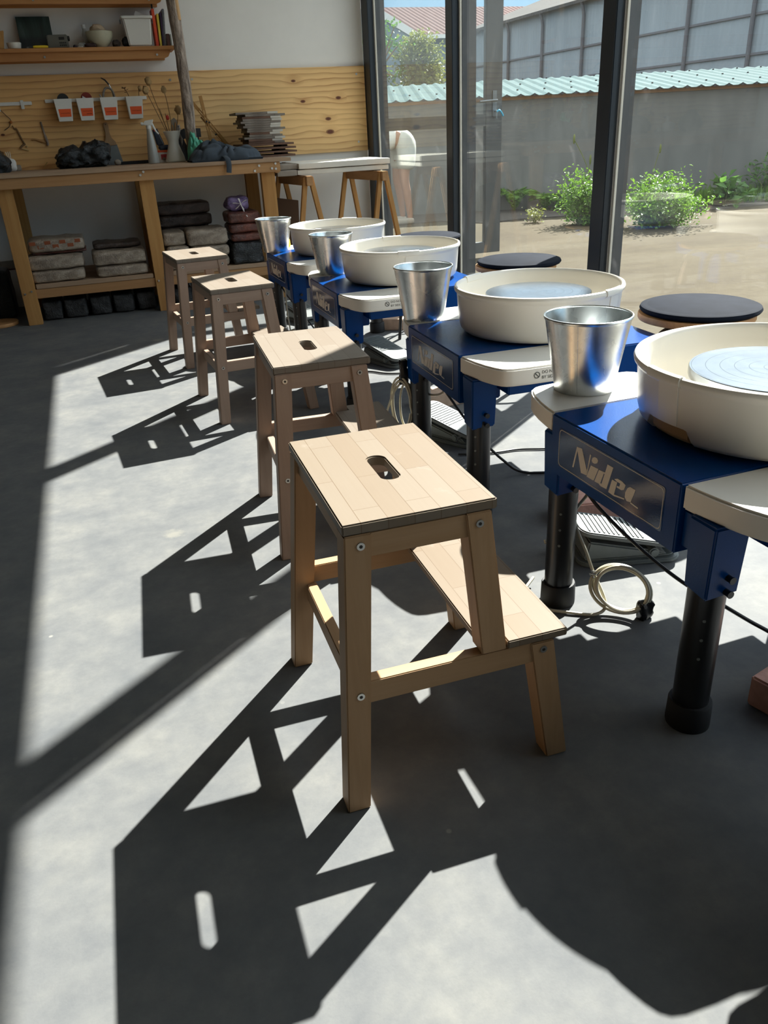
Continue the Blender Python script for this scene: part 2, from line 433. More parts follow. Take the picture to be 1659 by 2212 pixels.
# ------------------------------------------------------------------ light
SUN = Vector((.836, .673, 1.0)).normalized()
sl = bpy.data.lights.new('sun', 'SUN'); sl.energy = 17.0; sl.angle = R(.53); sl.color = (1.0, .97, .915)
so = bpy.data.objects.new('sun', sl); C.objects.link(so); so.location = (6, 5, 8); so.rotation_euler = SUN.to_track_quat('Z', 'Y').to_euler()
w = bpy.data.worlds.new('sky'); bpy.context.scene.world = w; w.use_nodes = True
wn = w.node_tree.nodes; wn.clear()
tcw = wn.new('ShaderNodeTexCoord'); sxw = wn.new('ShaderNodeSeparateXYZ'); w.node_tree.links.new(tcw.outputs['Generated'], sxw.inputs[0])
sk = wn.new('ShaderNodeValToRGB'); el = sk.color_ramp.elements          # pale summer sky near the horizon, upper part brightened to lift indoor light
while len(el) < 4: el.new(.5)
for e_, (p_, c_) in zip(el, ((.0, (.30, .28, .24, 1)), (.02, (.42, .62, .76, 1)), (.13, (.36, .60, .82, 1)), (.42, (1.65, 1.82, 1.98, 1)))): e_.position = p_; e_.color = c_
w.node_tree.links.new(sxw.outputs[2], sk.inputs[0])
bg = wn.new('ShaderNodeBackground'); bg.inputs['Strength'].default_value = 1.0
ow = wn.new('ShaderNodeOutputWorld')
w.node_tree.links.new(sk.outputs[0], bg.inputs[0]); w.node_tree.links.new(bg.outputs[0], ow.inputs[0])
vs = bpy.context.scene.view_settings
vs.view_transform = 'Standard'; vs.look = 'None'; vs.gamma = 1; vs.exposure = 0.62; vs.use_curve_mapping = False
cy = bpy.context.scene.cycles
cy.max_bounces = 14; cy.diffuse_bounces = 8; cy.glossy_bounces = 6; cy.transparent_max_bounces = 24; cy.transmission_bounces = 8
cy.sample_clamp_indirect = 6; cy.caustics_reflective = False; cy.caustics_refractive = False

# ------------------------------------------------------------------ room shell
WX, WY, CZ = 2.04, 6.11, 3.10
XL, YR = -4.6, -4.0
struct(B().box(XL - .2, WX + .2, YR - .2, WY + .2, -.12, 0).build('floor', m['floor'], smooth=0))
struct(B().box(XL - .2, WX + .2, YR - .2, WY + .2, CZ, CZ + .2).build('ceiling', m['ceil'], smooth=0))
struct(B().box(XL - .2, WX, WY, WY + .2, 0, CZ).build('wall_back', m['wall'], smooth=0))
struct(B().box(XL - .2, XL, YR, WY, 0, CZ).build('wall_left', m['wall_dark'], smooth=0))
struct(B().box(XL - .2, WX, YR - .2, YR, 0, CZ).build('wall_front', m['wall_dark'], smooth=0))
struct(B().box(WX, WX + .2, YR - .2, WY + .2, 3.03, CZ).box(WX, WX + .2, YR - .2, -.60, 0, 3.03).build('wall_right', m['wall'], smooth=0))  # lower solid stretch is out of view, added to cut window light

def mullion(n, y0, y1, post, front=.05):
    o = struct(B().box(WX, WX + .024, y0, y1, .0, 3.03).box(WX + .024, WX + .05, y0 + .012, y1, 0, 3.03).build('trim_%d' % n, m['frame'], bevel=.003))
    B().box(WX + .046, WX + .056, y0 - .004, y0 + .010, .085, 2.85).build('seal_strip', m['gasket'], o)
    B().box(post[0], post[1], post[2], post[3], -.02, 3.0).build('outer_post', m['frame_post'], o, bevel=.003)
    return o
mullion(1, 5.975, 6.11, (2.14, 2.21, 6.10, 6.17))
mullion(2, 4.57, 4.66, (2.15, 2.24, 4.68, 4.75))
mullion(3, 3.03, 3.125, (2.16, 2.25, 3.17, 3.24))
mullion(4, -.60, -.50, (2.16, 2.25, -.46, -.39))
for n, (a, b) in enumerate(((4.66, 5.975), (3.125, 4.57), (-.50, 3.03))):
    e = bpy.data.objects.new('window_%d' % (n + 1), None); C.objects.link(e); struct(e); e.location = (WX, a, 0)
    L = b - a
    B().box(0, .10, 0, L, 0, .055).box(.012, .08, 0, L, .055, .085).build('bottom_rail', m['frame'], e, bevel=.003)
    B().box(0, .06, 0, L, 2.856, 3.03).build('top_rail', m['frame'], e, bevel=.003)
    B().box(.046, .052, .002, L - .002, .085, 2.856).build('window_pane', m['glass'], e, smooth=0)

# glazed door of the next room, swung open outdoors at right angles to the window wall
d = bpy.data.objects.new('door_1', None); C.objects.link(d); struct(d); d.location = (2.13, 6.22, .02)
B().box(0, .105, 0, .05, 0, 2.5).box(.93, 1.07, 0, .05, 0, 2.5).box(.105, .93, 0, .05, 0, .085).box(.105, .93, 0, .05, .955, 1.04).box(.105, .93, 0, .05, 2.40, 2.5).build('door_frame', m['frame_grey'], d, bevel=.003)
B().box(.105, .93, .02, .026, .085, .955).build('lower_pane', m['glass'], d, smooth=0)
B().box(.105, .93, .02, .026, 1.04, 2.40).build('upper_pane', m['glass'], d, smooth=0)
hb = B().box(.985, 1.02, -.008, 0, 1.02, 1.20).tube([(1.0, -.008, 1.13), (1.0, -.05, 1.13), (.97, -.058, 1.13), (.85, -.058, 1.125)], .009, 10)
hb.build('door_handle', m['steel'], d, bevel=0)
kt = thing('key_bunch', 'blue tagged keys hanging from the lock of the open glazed door', 'keys', (3.135, 6.205, 1.075))
B().cyl((0, .017, 0), (0, -.02, 0), .004, n=8).ball((0, -.022, 0), (.012, .003, .012), 2).box(-.006, .006, -.024, -.021, -.05, -.008).build('key', m['steel'], kt)
B().tube(smooth_path([(0, -.024, -.004), (.02, -.026, .006), (.04, -.026, -.01), (.055, -.026, -.035)], 5), .007, 8).build('tag', plain('sky_blue_plastic', S(60, 170, 205), .4), kt)

# ------------------------------------------------------------------ outdoors: ground, low shed wall with a sheet roof
k = N('yard_ground')
a = k.noise(k.coord((1, 2.2, 1)), .9, 8, .62); b3 = k.noise(k.coord(), 22, 6, .7)
col = k.ramp(a, [(.32, S(63, 56, 44)), (.5, S(72, 65, 51)), (.7, S(79, 73, 60))])
col = k.mix(k.ramp(b3, [(.3, .35), (.55, 0)]), col, S(54, 47, 38))
k.bsdf(col, .95, 0, k.noise(k.coord(), 60, 6), .3, .006, Specular_IOR_Level=.08)
gb = B(); gb.box(WX + .2, 90, -40, 90, -.2, -.02); gb.box(-60, WX + .2, WY + .2, 90, -.2, -.02)
gr = gb.build('yard_ground', k.m, smooth=0); struct(gr)
k = N('bare_dirt'); k.bsdf(k.ramp(k.noise(k.coord(), 7, 8, .7), [(.3, S(54, 47, 40)), (.7, S(82, 74, 63))]), .95, 0, k.noise(k.coord(), 30, 8, .7), .8, .03)
m['dirt'] = k.m
A0 = Vector((4.943, 9.556)); DV = Vector((.9496, -.3134)); NV = Vector((.3134, .9496))     # NV points away from us
def onwall(s, off=0.0, z=0.0):
    p = A0 + DV * s + NV * off; return Vector((p.x, p.y, z))
WM = Matrix(((DV.x, NV.x, 0, A0.x), (DV.y, NV.y, 0, A0.y), (0, 0, 1, 0), (0, 0, 0, 1)))
k = N('weathered_render'); f = k.noise(k.coord((1, 1, .25)), 2.6, 8, .65); z2 = k.noise(k.coord(), .7, 4)
k.bsdf(k.ramp(f, [(.3, S(86, 86, 83)), (.7, S(102, 102, 98))]), .95, 0, k.noise(k.coord(), 60, 4), .2, .004)
m['render'] = k.m
m['sheet'] = plain('pale_green_sheet', S(74, 92, 92), .8, 0, var=.08, vs=3, Specular_IOR_Level=.03)
sh = bpy.data.objects.new('low_shed', None); C.objects.link(sh); sh.matrix_world = WM
tag(sh, 'long low grey rendered shed with a pale ribbed sheet roof across the yard', 'shed')
B().box(-6, 14, 0, .2, -.05, 1.265).box(-6, 14, 1.9, 2.1, -.05, 1.46).build('wall', m['render'], sh, smooth=0)
rb = B(); n0 = 0; prof = []
per = .165; x = -6.2
while x < 14.2:
    prof += [(x, 0), (x + .06, 0), (x + .10, .016), (x + .125, .016), (x + .163, 0)]; x += per
up_ = [(-.09, 1.262), (2.15, 1.52)]
rows = []
for yy, zz in up_:
    rows.append([rb.v((px, yy, zz + dz)) for px, dz in prof])
rows2 = []
for yy, zz in up_:
    rows2.append([rb.v((px, yy, zz + dz - .006)) for px, dz in prof])
for i in range(len(prof) - 1):
    rb.bm.faces.new((rows[0][i], rows[0][i + 1], rows[1][i + 1], rows[1][i])); rb.bm.faces.new((rows2[0][i], rows2[1][i], rows2[1][i + 1], rows2[0][i + 1]))
    rb.bm.faces.new((rows[0][i], rows2[0][i], rows2[0][i + 1], rows[0][i + 1]))
rb.build('sheet_roof', m['sheet'], sh, smooth=0)
sb = B()
for i in range(30):
    for j, yy in enumerate((.25, 1.0, 1.75)):
        xx = -6.2 + per * (2 * i + (j % 2) + 12) + .13; sb.cyl((xx, yy, 1.27 + yy * .115 + .03), (xx, yy, 1.27 + yy * .115 + .045), .012, n=6)
scw = sb.build('roof_screw', m['shade'], sh); scw['kind'] = 'stuff'
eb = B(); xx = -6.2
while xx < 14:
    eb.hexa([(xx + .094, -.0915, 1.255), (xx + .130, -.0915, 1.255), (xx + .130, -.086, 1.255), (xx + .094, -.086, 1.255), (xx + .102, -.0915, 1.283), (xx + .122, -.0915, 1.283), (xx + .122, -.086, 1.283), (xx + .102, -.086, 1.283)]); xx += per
ec = eb.build('rib_closure', m['shade'], sh, smooth=0); ec['kind'] = 'stuff'  # dark blocks stand for the dark notches at the rib ends
B().box(-6, 14, -.02, .0, 1.225, 1.262).build('eave_batten', plain('rusty_batten', S(134, 98, 64), .9, var=.2), sh, smooth=0)
db = B()
rng = random.Random(4)
pts0, pts1 = [], []
for i in range(41):
    s_ = -4 + i * .45; pts0.append((s_, -.02)); pts1.append((s_, -1.05 + .18 * math.sin(i * 1.3) + .1 * math.sin(i * 2.9)))
db.prism(pts1 + pts0[::-1], -.03, -.008)
dirt = db.build('dirt_bed', m['dirt'], smooth=0); dirt.matrix_world = WM; struct(dirt)

# big hangar: its long side runs parallel to our window wall
m['cladding'] = None
k = N('blue_grey_cladding'); wv = k.new('TexWave'); wv.wave_type = 'BANDS'; wv.bands_direction = 'Y'; wv.inputs['Scale'].default_value = 1.6; k.lk(k.coord(), wv.inputs['Vector'])
f = k.noise(k.coord((1, 1.2, .12)), 1.2, 6, .6)
k.bsdf(k.ramp(f, [(.3, S(118, 127, 132)), (.7, S(132, 141, 146))]), .7, 0, wv.outputs['Fac'], .5, .02)
m['cladding'] = k.m
k = N('fibre_roof'); wv = k.new('TexWave'); wv.wave_type = 'BANDS'; wv.bands_direction = 'Y'; wv.inputs['Scale'].default_value = 2.2; k.lk(k.coord(), wv.inputs['Vector'])
k.bsdf(k.ramp(k.noise(k.coord(), 1.4, 6), [(.3, S(74, 73, 71)), (.7, S(84, 83, 80))]), .9, 0, wv.outputs['Fac'], .6, .03, Specular_IOR_Level=.05)
m['fibre'] = k.m
m['pipe'] = plain('grey_pipe', S(84, 84, 88), .6)
hg = thing('hangar', 'long blue grey clad hangar with downpipes and a grey roof beyond the shed', 'building', (18, 27, -.02))
B().box(0, 14, -17, 12, 0, 4.72).build('wall', m['cladding'], hg, smooth=0)
B().hexa([(-.25, -17.2, 4.66), (4.2, -17.2, 6.0), (4.2, 12.2, 6.0), (-.25, 12.2, 4.66), (-.25, -17.2, 4.76), (4.2, -17.2, 6.12), (4.2, 12.2, 6.12), (-.25, 12.2, 4.76)]).build('roof', m['fibre'], hg, smooth=0)
for z_ in (3.3, 2.35):
    B().box(-.05, 0, -17, 12, z_ - .03, z_ + .03).build('cladding_rail', m['pipe'], hg, smooth=0)
for yy in (34.36, 31.55, 28.66, 25.8, 22.92, 20.22, 17.4, 14.6):
    y_ = yy - 27
    B().tube([(-.2, y_, 4.7), (-.12, y_, 4.5), (-.08, y_, 4.3), (-.08, y_, 0)], .06, 8).build('downpipe', m['pipe'], hg)
# red roofed house
k = N('red_sheet_roof'); wv = k.new('TexWave'); wv.wave_type = 'BANDS'; wv.bands_direction = 'X'; wv.inputs['Scale'].default_value = 1.1; k.lk(k.coord(), wv.inputs['Vector'])
k.bsdf(k.ramp(wv.outputs['Fac'], [(.25, S(62, 42, 39)), (.75, S(100, 82, 79))]), .9, 0, wv.outputs['Fac'], .3, .03, Specular_IOR_Level=.03)
m['redroof'] = k.m
m['bluewall'] = plain('blue_grey_render', S(120, 134, 140), .9, var=.08, vs=2)
hs = thing('house', 'blue grey house with a red ribbed roof far behind the bush', 'building', (11, 40, -.02))
B().box(0, 16, .4, 11, 0, 4.8).box(0, 4.65, -.5, .5, 0, 4.7).prism([(0, 4.7), (4.65, 4.7), (2.3, 5.95)], -.5, .5, Matrix(((1, 0, 0, 0), (0, 0, -1, 0), (0, 1, 0, 0), (0, 0, 0, 1)))).build('wall', m['bluewall'], hs, smooth=0)
B().hexa([(-.3, 0, 4.72), (16.3, 0, 4.72), (16.3, 6, 6.55), (-.3, 6, 6.55), (-.3, 0, 4.82), (16.3, 0, 4.82), (16.3, 6, 6.68), (-.3, 6, 6.68)]).build('roof', m['redroof'], hs, smooth=0)
B().bar((4.9, -.5, 4.72), (2.3, -.5, 6.05), .3, .12, (0, 1, 0)).bar((-.25, -.5, 4.72), (2.3, -.5, 6.05), .3, .12, (0, 1, 0)).box(4.7, 16.3, -.08, .02, 4.68, 4.84).build('fascia', m['white'], hs, smooth=0)

# ------------------------------------------------------------------ plants
def leafmat(name, c1, c2):
    k = N(name); f = k.noise(k.coord(), 9, 4)
    p = k.bsdf(k.ramp(f, [(.3, c1), (.7, c2)]), .5)
    tl = k.new('BsdfTranslucent'); k.lk(k.ramp(f, [(.3, c1), (.7, c2)]), tl.inputs[0])
    mx = k.new('MixShader'); mx.inputs[0].default_value = .4; k.lk(p.outputs[0], mx.inputs[1]); k.lk(tl.outputs[0], mx.inputs[2]); k.lk(mx.outputs[0], k.out.inputs['Surface'])
    return k.m
m['leaf'] = leafmat('bright_leaf', S(66, 104, 26), S(110, 144, 48))
m['leaf2'] = leafmat('mid_leaf', S(58, 96, 36), S(92, 130, 54))
m['leaf3'] = leafmat('pale_leaf', S(92, 102, 44), S(122, 126, 62))
m['stem'] = plain('green_stem', S(120, 128, 78), .8)
def leaf(b, p, d, L, wd, rng, fold=.25):
    d = d.normalized(); sd = d.cross(Vector((rng.uniform(-1, 1), rng.uniform(-1, 1), 1.2))).normalized() * wd / 2
    up = sd.cross(d).normalized() * wd * fold
    q = [b.v(p), b.v(p + d * L * .45 + sd + up), b.v(p + d * L), b.v(p + d * L * .45 - sd + up), b.v(p + d * L * .5)]
    b.bm.faces.new((q[0], q[4], q[1])); b.bm.faces.new((q[1], q[4], q[2])); b.bm.faces.new((q[0], q[3], q[4])); b.bm.faces.new((q[4], q[3], q[2]))
def bush(name, label, cat, loc, rad, h, n, lf, mat, seed, group=None, stalks=9):
    rng = random.Random(seed)
    t = thing(name, label, cat, loc, 0, group)
    b = B(); st = B()
    for i in range(stalks):
        a = rng.uniform(0, 2 * PI); rr = rad * rng.uniform(.2, .95); hh = h * rng.uniform(.55, 1.0) * (1.1 - .45 * rr / rad)
        path = smooth_path([(rr * .12 * math.cos(a), rr * .12 * math.sin(a), 0), (rr * .5 * math.cos(a), rr * .5 * math.sin(a), hh * .6), (rr * math.cos(a), rr * math.sin(a), hh)], 5)
        st.tube(path, [.006 * (1 - .7 * j / (len(path) - 1)) for j in range(len(path))], 5)
        for j in range(n // stalks):
            t_ = rng.uniform(.12, 1) ; p = path[min(len(path) - 1, int(t_ * (len(path) - 1)))]
            sp = rad * .34
            p = p + Vector((rng.gauss(0, sp * .6), rng.gauss(0, sp * .6), rng.gauss(0, h * .1)))
            if p.z < .01: p.z = rng.uniform(.01, .06)
            leaf(b, p, Vector((rng.uniform(-1, 1), rng.uniform(-1, 1), rng.uniform(-.3, .9))), lf * rng.uniform(.6, 1.3), lf * .55, rng)
    b.build('foliage', mat, t, smooth=0); st.build('stem', m['stem'], t)
    return t
GZ = -.02
bush('weed_bush', 'bright green bushy weed just left of the main window post', 'bush', (4.93, 7.6, GZ), .40, .52, 2600, .045, m['leaf'], 1, stalks=14)
bush('weed_bush', 'largest leafy green bush, right of the main window post on the yard', 'bush', (5.36, 6.98, GZ), .48, .50, 4200, .045, m['leaf'], 2, stalks=18)
bush('broadleaf_weed', 'dark broad leaved weed in front of the shed, right of the largest bush', 'plant', (7.0, 7.95, GZ), .24, .42, 150, .14, m['leaf2'], 3, stalks=7)
bush('creeping_weed', 'low creeping weed at the wall foot left of the bushes', 'plant', (5.62, 9.02, GZ), .5, .22, 500, .05, m['leaf2'], 5, stalks=9)
bush('shrub', 'dark green shrub at the far right end of the shed wall', 'bush', (8.0, 8.3, GZ), .42, .62, 600, .07, m['leaf2'], 6, stalks=12)
bush('yellowed_weed', 'small yellowish weed at the edge of the dirt bed', 'plant', (4.62, 8.15, GZ), .2, .16, 200, .04, m['leaf3'], 7, stalks=6)
def fern(label, loc, L, seed, nf=9):
    rng = random.Random(seed); t = thing('fern', label, 'fern', loc)
    for i in range(nf):
        a = 2 * PI * i / nf + rng.uniform(-.2, .2); l_ = L * rng.uniform(.75, 1.1); b = B()
        pa = smooth_path([(0, 0, 0), (l_ * .35 * math.cos(a), l_ * .35 * math.sin(a), l_ * .55), (l_ * .8 * math.cos(a), l_ * .8 * math.sin(a), l_ * .5)], 8)
        b.tube(pa, .004, 4)
        for j in range(2, len(pa)):
            w_ = l_ * .3 * math.sin(PI * (1 - j / len(pa) * .93)) + .01
            dr = (pa[j] - pa[j - 1]).normalized(); sd = dr.cross(Vector((0, 0, 1))).normalized()
            for sg in (-1, 1): leaf(b, pa[j], sd * sg + dr * .5, w_, w_ * .32, rng, .1)
        b.build('frond', m['leaf'], t, smooth=0)
fern('upright bright fern against the shed wall beside the open door', (5.02, 9.38, GZ), .42, 11)
fern('smaller spreading fern right of the upright fern', (5.36, 9.22, GZ), .3, 12, 8)
rng = random.Random(31); b = B()
for i in range(5200):
    s_ = rng.uniform(1.2, 9); of = -rng.uniform(.03, .75) ** 1.2
    p = onwall(s_, of, GZ); h_ = rng.uniform(.06, .24); lean = Vector((rng.uniform(-.5, .5), rng.uniform(-.5, .5), 1))
    leaf(b, p, lean, h_, .008 + h_ * .05, rng)
tag(b.build('grass', m['leaf'], smooth=0), 'fringe of short green grass along the foot of the shed wall', 'grass', kind='stuff')
def stalk(label, s_, of, h, lean):
    b = B(); p = onwall(s_, of, GZ); pa = smooth_path([p, p + Vector((lean * .3, 0, h * .6)), p + Vector((lean, 0, h))], 6)
    b.tube(pa, .004, 5); b.ball(pa[-1], (.012, .012, .05), 2); tag(b.build('grass_stalk', m['leaf3']), label, 'grass')
stalk('tall leaning dry grass stalk left of the main window post', .75, -1.5, .82, -.28)
stalk('short upright seed stalk just above the left bush', .62, -1.7, .62, .02)
stalk('tall thin dry stalk right of the main window post', 1.55, -.9, .66, .1)
def tree(label, loc, rad, hz, n, mat, seed, lf=.08):
    rng = random.Random(seed); t = thing('tree', label, 'tree', loc); b = B(); st = B()
    st.tube(smooth_path([(0, 0, 0), (.05, 0, hz * .5), (0, .02, hz)], 5), .05, 7)
    for i in range(26):
        c_ = Vector((rng.gauss(0, rad * .42), rng.gauss(0, rad * .42), hz + rng.uniform(-1.1, .95) * rad))
        k_ = 1 - .45 * max(0, (c_.z - hz) / rad); c_.x *= k_; c_.y *= k_
        st.tube([(0, 0, hz - rad * .9), c_], [.02, .006], 5)
        for j in range(n // 26):
            leaf(b, c_ + Vector((rng.gauss(0, rad * .17), rng.gauss(0, rad * .17), rng.gauss(0, rad * .15))), Vector((rng.uniform(-1, 1), rng.uniform(-1, 1), rng.uniform(-1, .8))), lf * rng.uniform(.6, 1.2), lf * .6, rng)
    b.build('crown', mat, t, smooth=0); st.build('trunk', m['twig'], t)
tree('dense yellow green bush tree showing above the shed roof before the house', (5.72, 14.0, GZ), .62, 1.65, 4200, m['leaf3'], 21)
tree('thin sparse tree at the far left behind the shed roof', (4.78, 13.6, GZ), .42, 2.2, 420, m['leaf2'], 22)
# ------------------------------------------------------------------ step stools (local x = seat length, local y = towards the step)
def seat_mesh():
    W, D = .3682, .2425; cy_ = .121; s_, r_ = .037, .0155
    inn, outp = [], []
    for h in (1, -1):
        for i in range(16):
            th = R(-90 + 180 * i / 16)
            inn.append((h * (s_ + r_ * math.cos(th)), cy_ + h * r_ * math.sin(th)))
            t = i
            if t <= 5: q = (W / 2 * t / 5, -D / 2)
            elif t <= 10: q = (W / 2, -D / 2 + D * (t - 5) / 5)
            else: q = (W / 2 * (1 - (t - 10) / 6), D / 2)
            outp.append((h * q[0], D / 2 + h * q[1]))
    return B().ring_prism(outp, inn, .482, .500)
def uo(z): return .228 - .0877 * z
def leg_hexa(b, sg, z0, z1, v00, v01, v10, v11, th=.040):
    p = []
    for z, va, vb in ((z0, v00, v01), (z1, v10, v11)):
        a, c_ = uo(z) - th, uo(z)
        q = [(a, va, z), (c_, va, z), (c_, vb, z), (a, vb, z)]
        p += [(sg * x, y, zz) for x, y, zz in (q if sg > 0 else q)]
    return b.hexa(p)
def make_stool(warm):
    p = 'oak_' if warm else 'beech_'
    t = thing('step_stool', '', 'stool')
    seat_mesh().build('seat', m['seat_warm' if warm else 'seat_pale'], t, bevel=.0022)
    for sg in (1, -1):
        leg_hexa(B(), sg, 0, .482, -.036, .0022, .0016, .0436).build('leg', m[p + 'z'], t, bevel=.002)
        leg_hexa(B(), sg, .2362, .482, .2096, .2530, .1910, .2325).build('leg', m[p + 'z'], t, bevel=.002)
        leg_hexa(B(), sg, 0, .234, .3250, .3640, .2960, .3385).build('leg', m[p + 'z'], t, bevel=.002)
        b = B(); q = []
        for z in (.197, .236):
            a, c_ = uo(z) - .026, uo(z) - .003
            q += [(sg * a, -.016, z), (sg * c_, -.016, z), (sg * c_, .335, z), (sg * a, .335, z)]
        b.hexa(q).build('side_rail', m[p + 'y'], t, bevel=.0015)
        q = []; b = B()
        for z in (.443, .482):
            a, c_ = uo(z) - .026, uo(z) - .004
            q += [(sg * a, .02, z), (sg * c_, .02, z), (sg * c_, .215, z), (sg * a, .215, z)]
        b.hexa(q).build('apron', m[p + 'y'], t, bevel=.0015)
    B().box(-.175, .175, .004, .024, .165, .204).build('stretcher', m[p + 'x'], t, bevel=.0015)
    B().box(-.16, .16, .006, .024, .449, .482).build('apron', m[p + 'x'], t, bevel=.0015)
    B().prism([(-.163, .2135), (.163, .2135), (.163, .2545), (.2085, .2545), (.2085, .362), (-.2085, .362), (-.2085, .2545), (-.163, .2545)], .2363, .2515).build('step', m['seat_warm' if warm else 'seat_pale'], t, bevel=.002)
    for (v, z) in ((.0253, .4645), (.0037, .215), (.2124, .464), (.3187, .2200)):
        u = uo(z)
        bo = B().cyl((u - .004, v, z), (u + .0016, v, z + .0001), .0062, n=18).build('bolt', m['zinc'], t)
        B().cyl((u, v, z), (u + .0019, v, z + .0001), .0030, n=6).build('hex_socket', m['socket'], bo)
    return t
ST = [((.2589, 1.1488), -1.5975, 'nearest warm toned wooden step stool, in front of the nearest wheel'),
      ((.3568, 2.0211), -1.6332, 'second nearest wooden step stool, pale with a mullion shadow across its seat'),
      ((.3517, 3.1749), -1.5038, 'pale wooden step stool, third from the camera, facing the third wheel'),
      ((.3232, 4.0700), -1.4874, 'farthest wooden step stool, standing just before the clay shelf')]
for i, (p_, a_, lb) in enumerate(ST):
    if i < 2: t = make_stool(i == 0); stool_p = t
    else: t = copy_tree(stool_p)
    t.location = (p_[0], p_[1], 0); t.rotation_euler = (0, 0, a_)
    tag(t, lb, 'stool', 'step stools in a row in front of the wheels')

# ------------------------------------------------------------------ pottery wheels (local x = along the front, towards the camera; local y = towards the window)
ZT = .4483
LOGO = [[(-.1173, .3581), (-.1124, .3588), (-.1008, .404), (-.1048, .4069)], [(-.1048, .4069), (-.0869, .4089), (-.0632, .3658), (-.066, .3591), (-.0851, .3573)],
        [(-.0667, .3588), (-.0638, .3609), (-.0541, .4073), (-.0583, .4072)], [(-.0513, .3967), (-.049, .4034), (-.0418, .4072), (-.0343, .4072), (-.0303, .4032), (-.033, .3975), (-.0401, .3937), (-.0478, .3932)],
        [(-.0527, .3859), (-.0272, .3875), (-.0403, .3577), (-.0649, .357)], [(-.0253, .3868), (-.0078, .3882), (-.0189, .3583), (-.0376, .3576)], [(.0008, .4078), (.0188, .4077), (.0032, .3569), (-.0153, .3558)], [(-.0080, .3884), (-.0050, .3884), (-.0062, .3852), (-.0090, .3852)], [(-.0200, .3612), (-.0140, .3612), (-.0153, .3558), (-.0215, .3570)],
        [(.0185, .3834), (.0345, .3836), (.0274, .3527), (.0098, .3537)], [(.0250, .3870), (.0340, .3912), (.0480, .3914), (.0603, .3880), (.0561, .377), (.0490, .3735), (.0345, .3735), (.0352, .3770), (.0420, .3775), (.0440, .3850), (.0330, .3850)], [(.0285, .3560), (.0603, .3612), (.0594, .3583), (.0280, .3527)],
        [(.0612, .3742), (.0665, .385), (.0732, .39), (.0897, .3905), (.0851, .3773), (.0791, .3612), (.0675, .359), (.061, .3638)], [(.0795, .3617), (.1017, .3595), (.1008, .3569), (.0780, .3586)]]
XZ = Matrix(((1, 0, 0, 0), (0, 0, 1, 0), (0, 1, 0, 0), (0, 0, 0, 1)))       # (x, z, depth) -> (x, depth, z)
def rrect(x0, x1, y0, y1, r, n=5):
    o = []
    for cx_, cy_, a in ((x1 - r, y1 - r, 0), (x0 + r, y1 - r, 90), (x0 + r, y0 + r, 180), (x1 - r, y0 + r, 270)):
        for i in range(n + 1): o.append((cx_ + r * math.cos(R(a + 90 * i / n)), cy_ + r * math.sin(R(a + 90 * i / n))))
    return o
TRAY = [(.2065, .003), (.24, .006), (.28, .0125), (.32, .0225), (.352, .0345), (.371, .045), (.381, .057), (.386, .075), (.389, .12), (.390, .29), (.386, .312), (.374, .328), (.352, .336), (.2065, .340)]
PU, PV = .0212, .3264
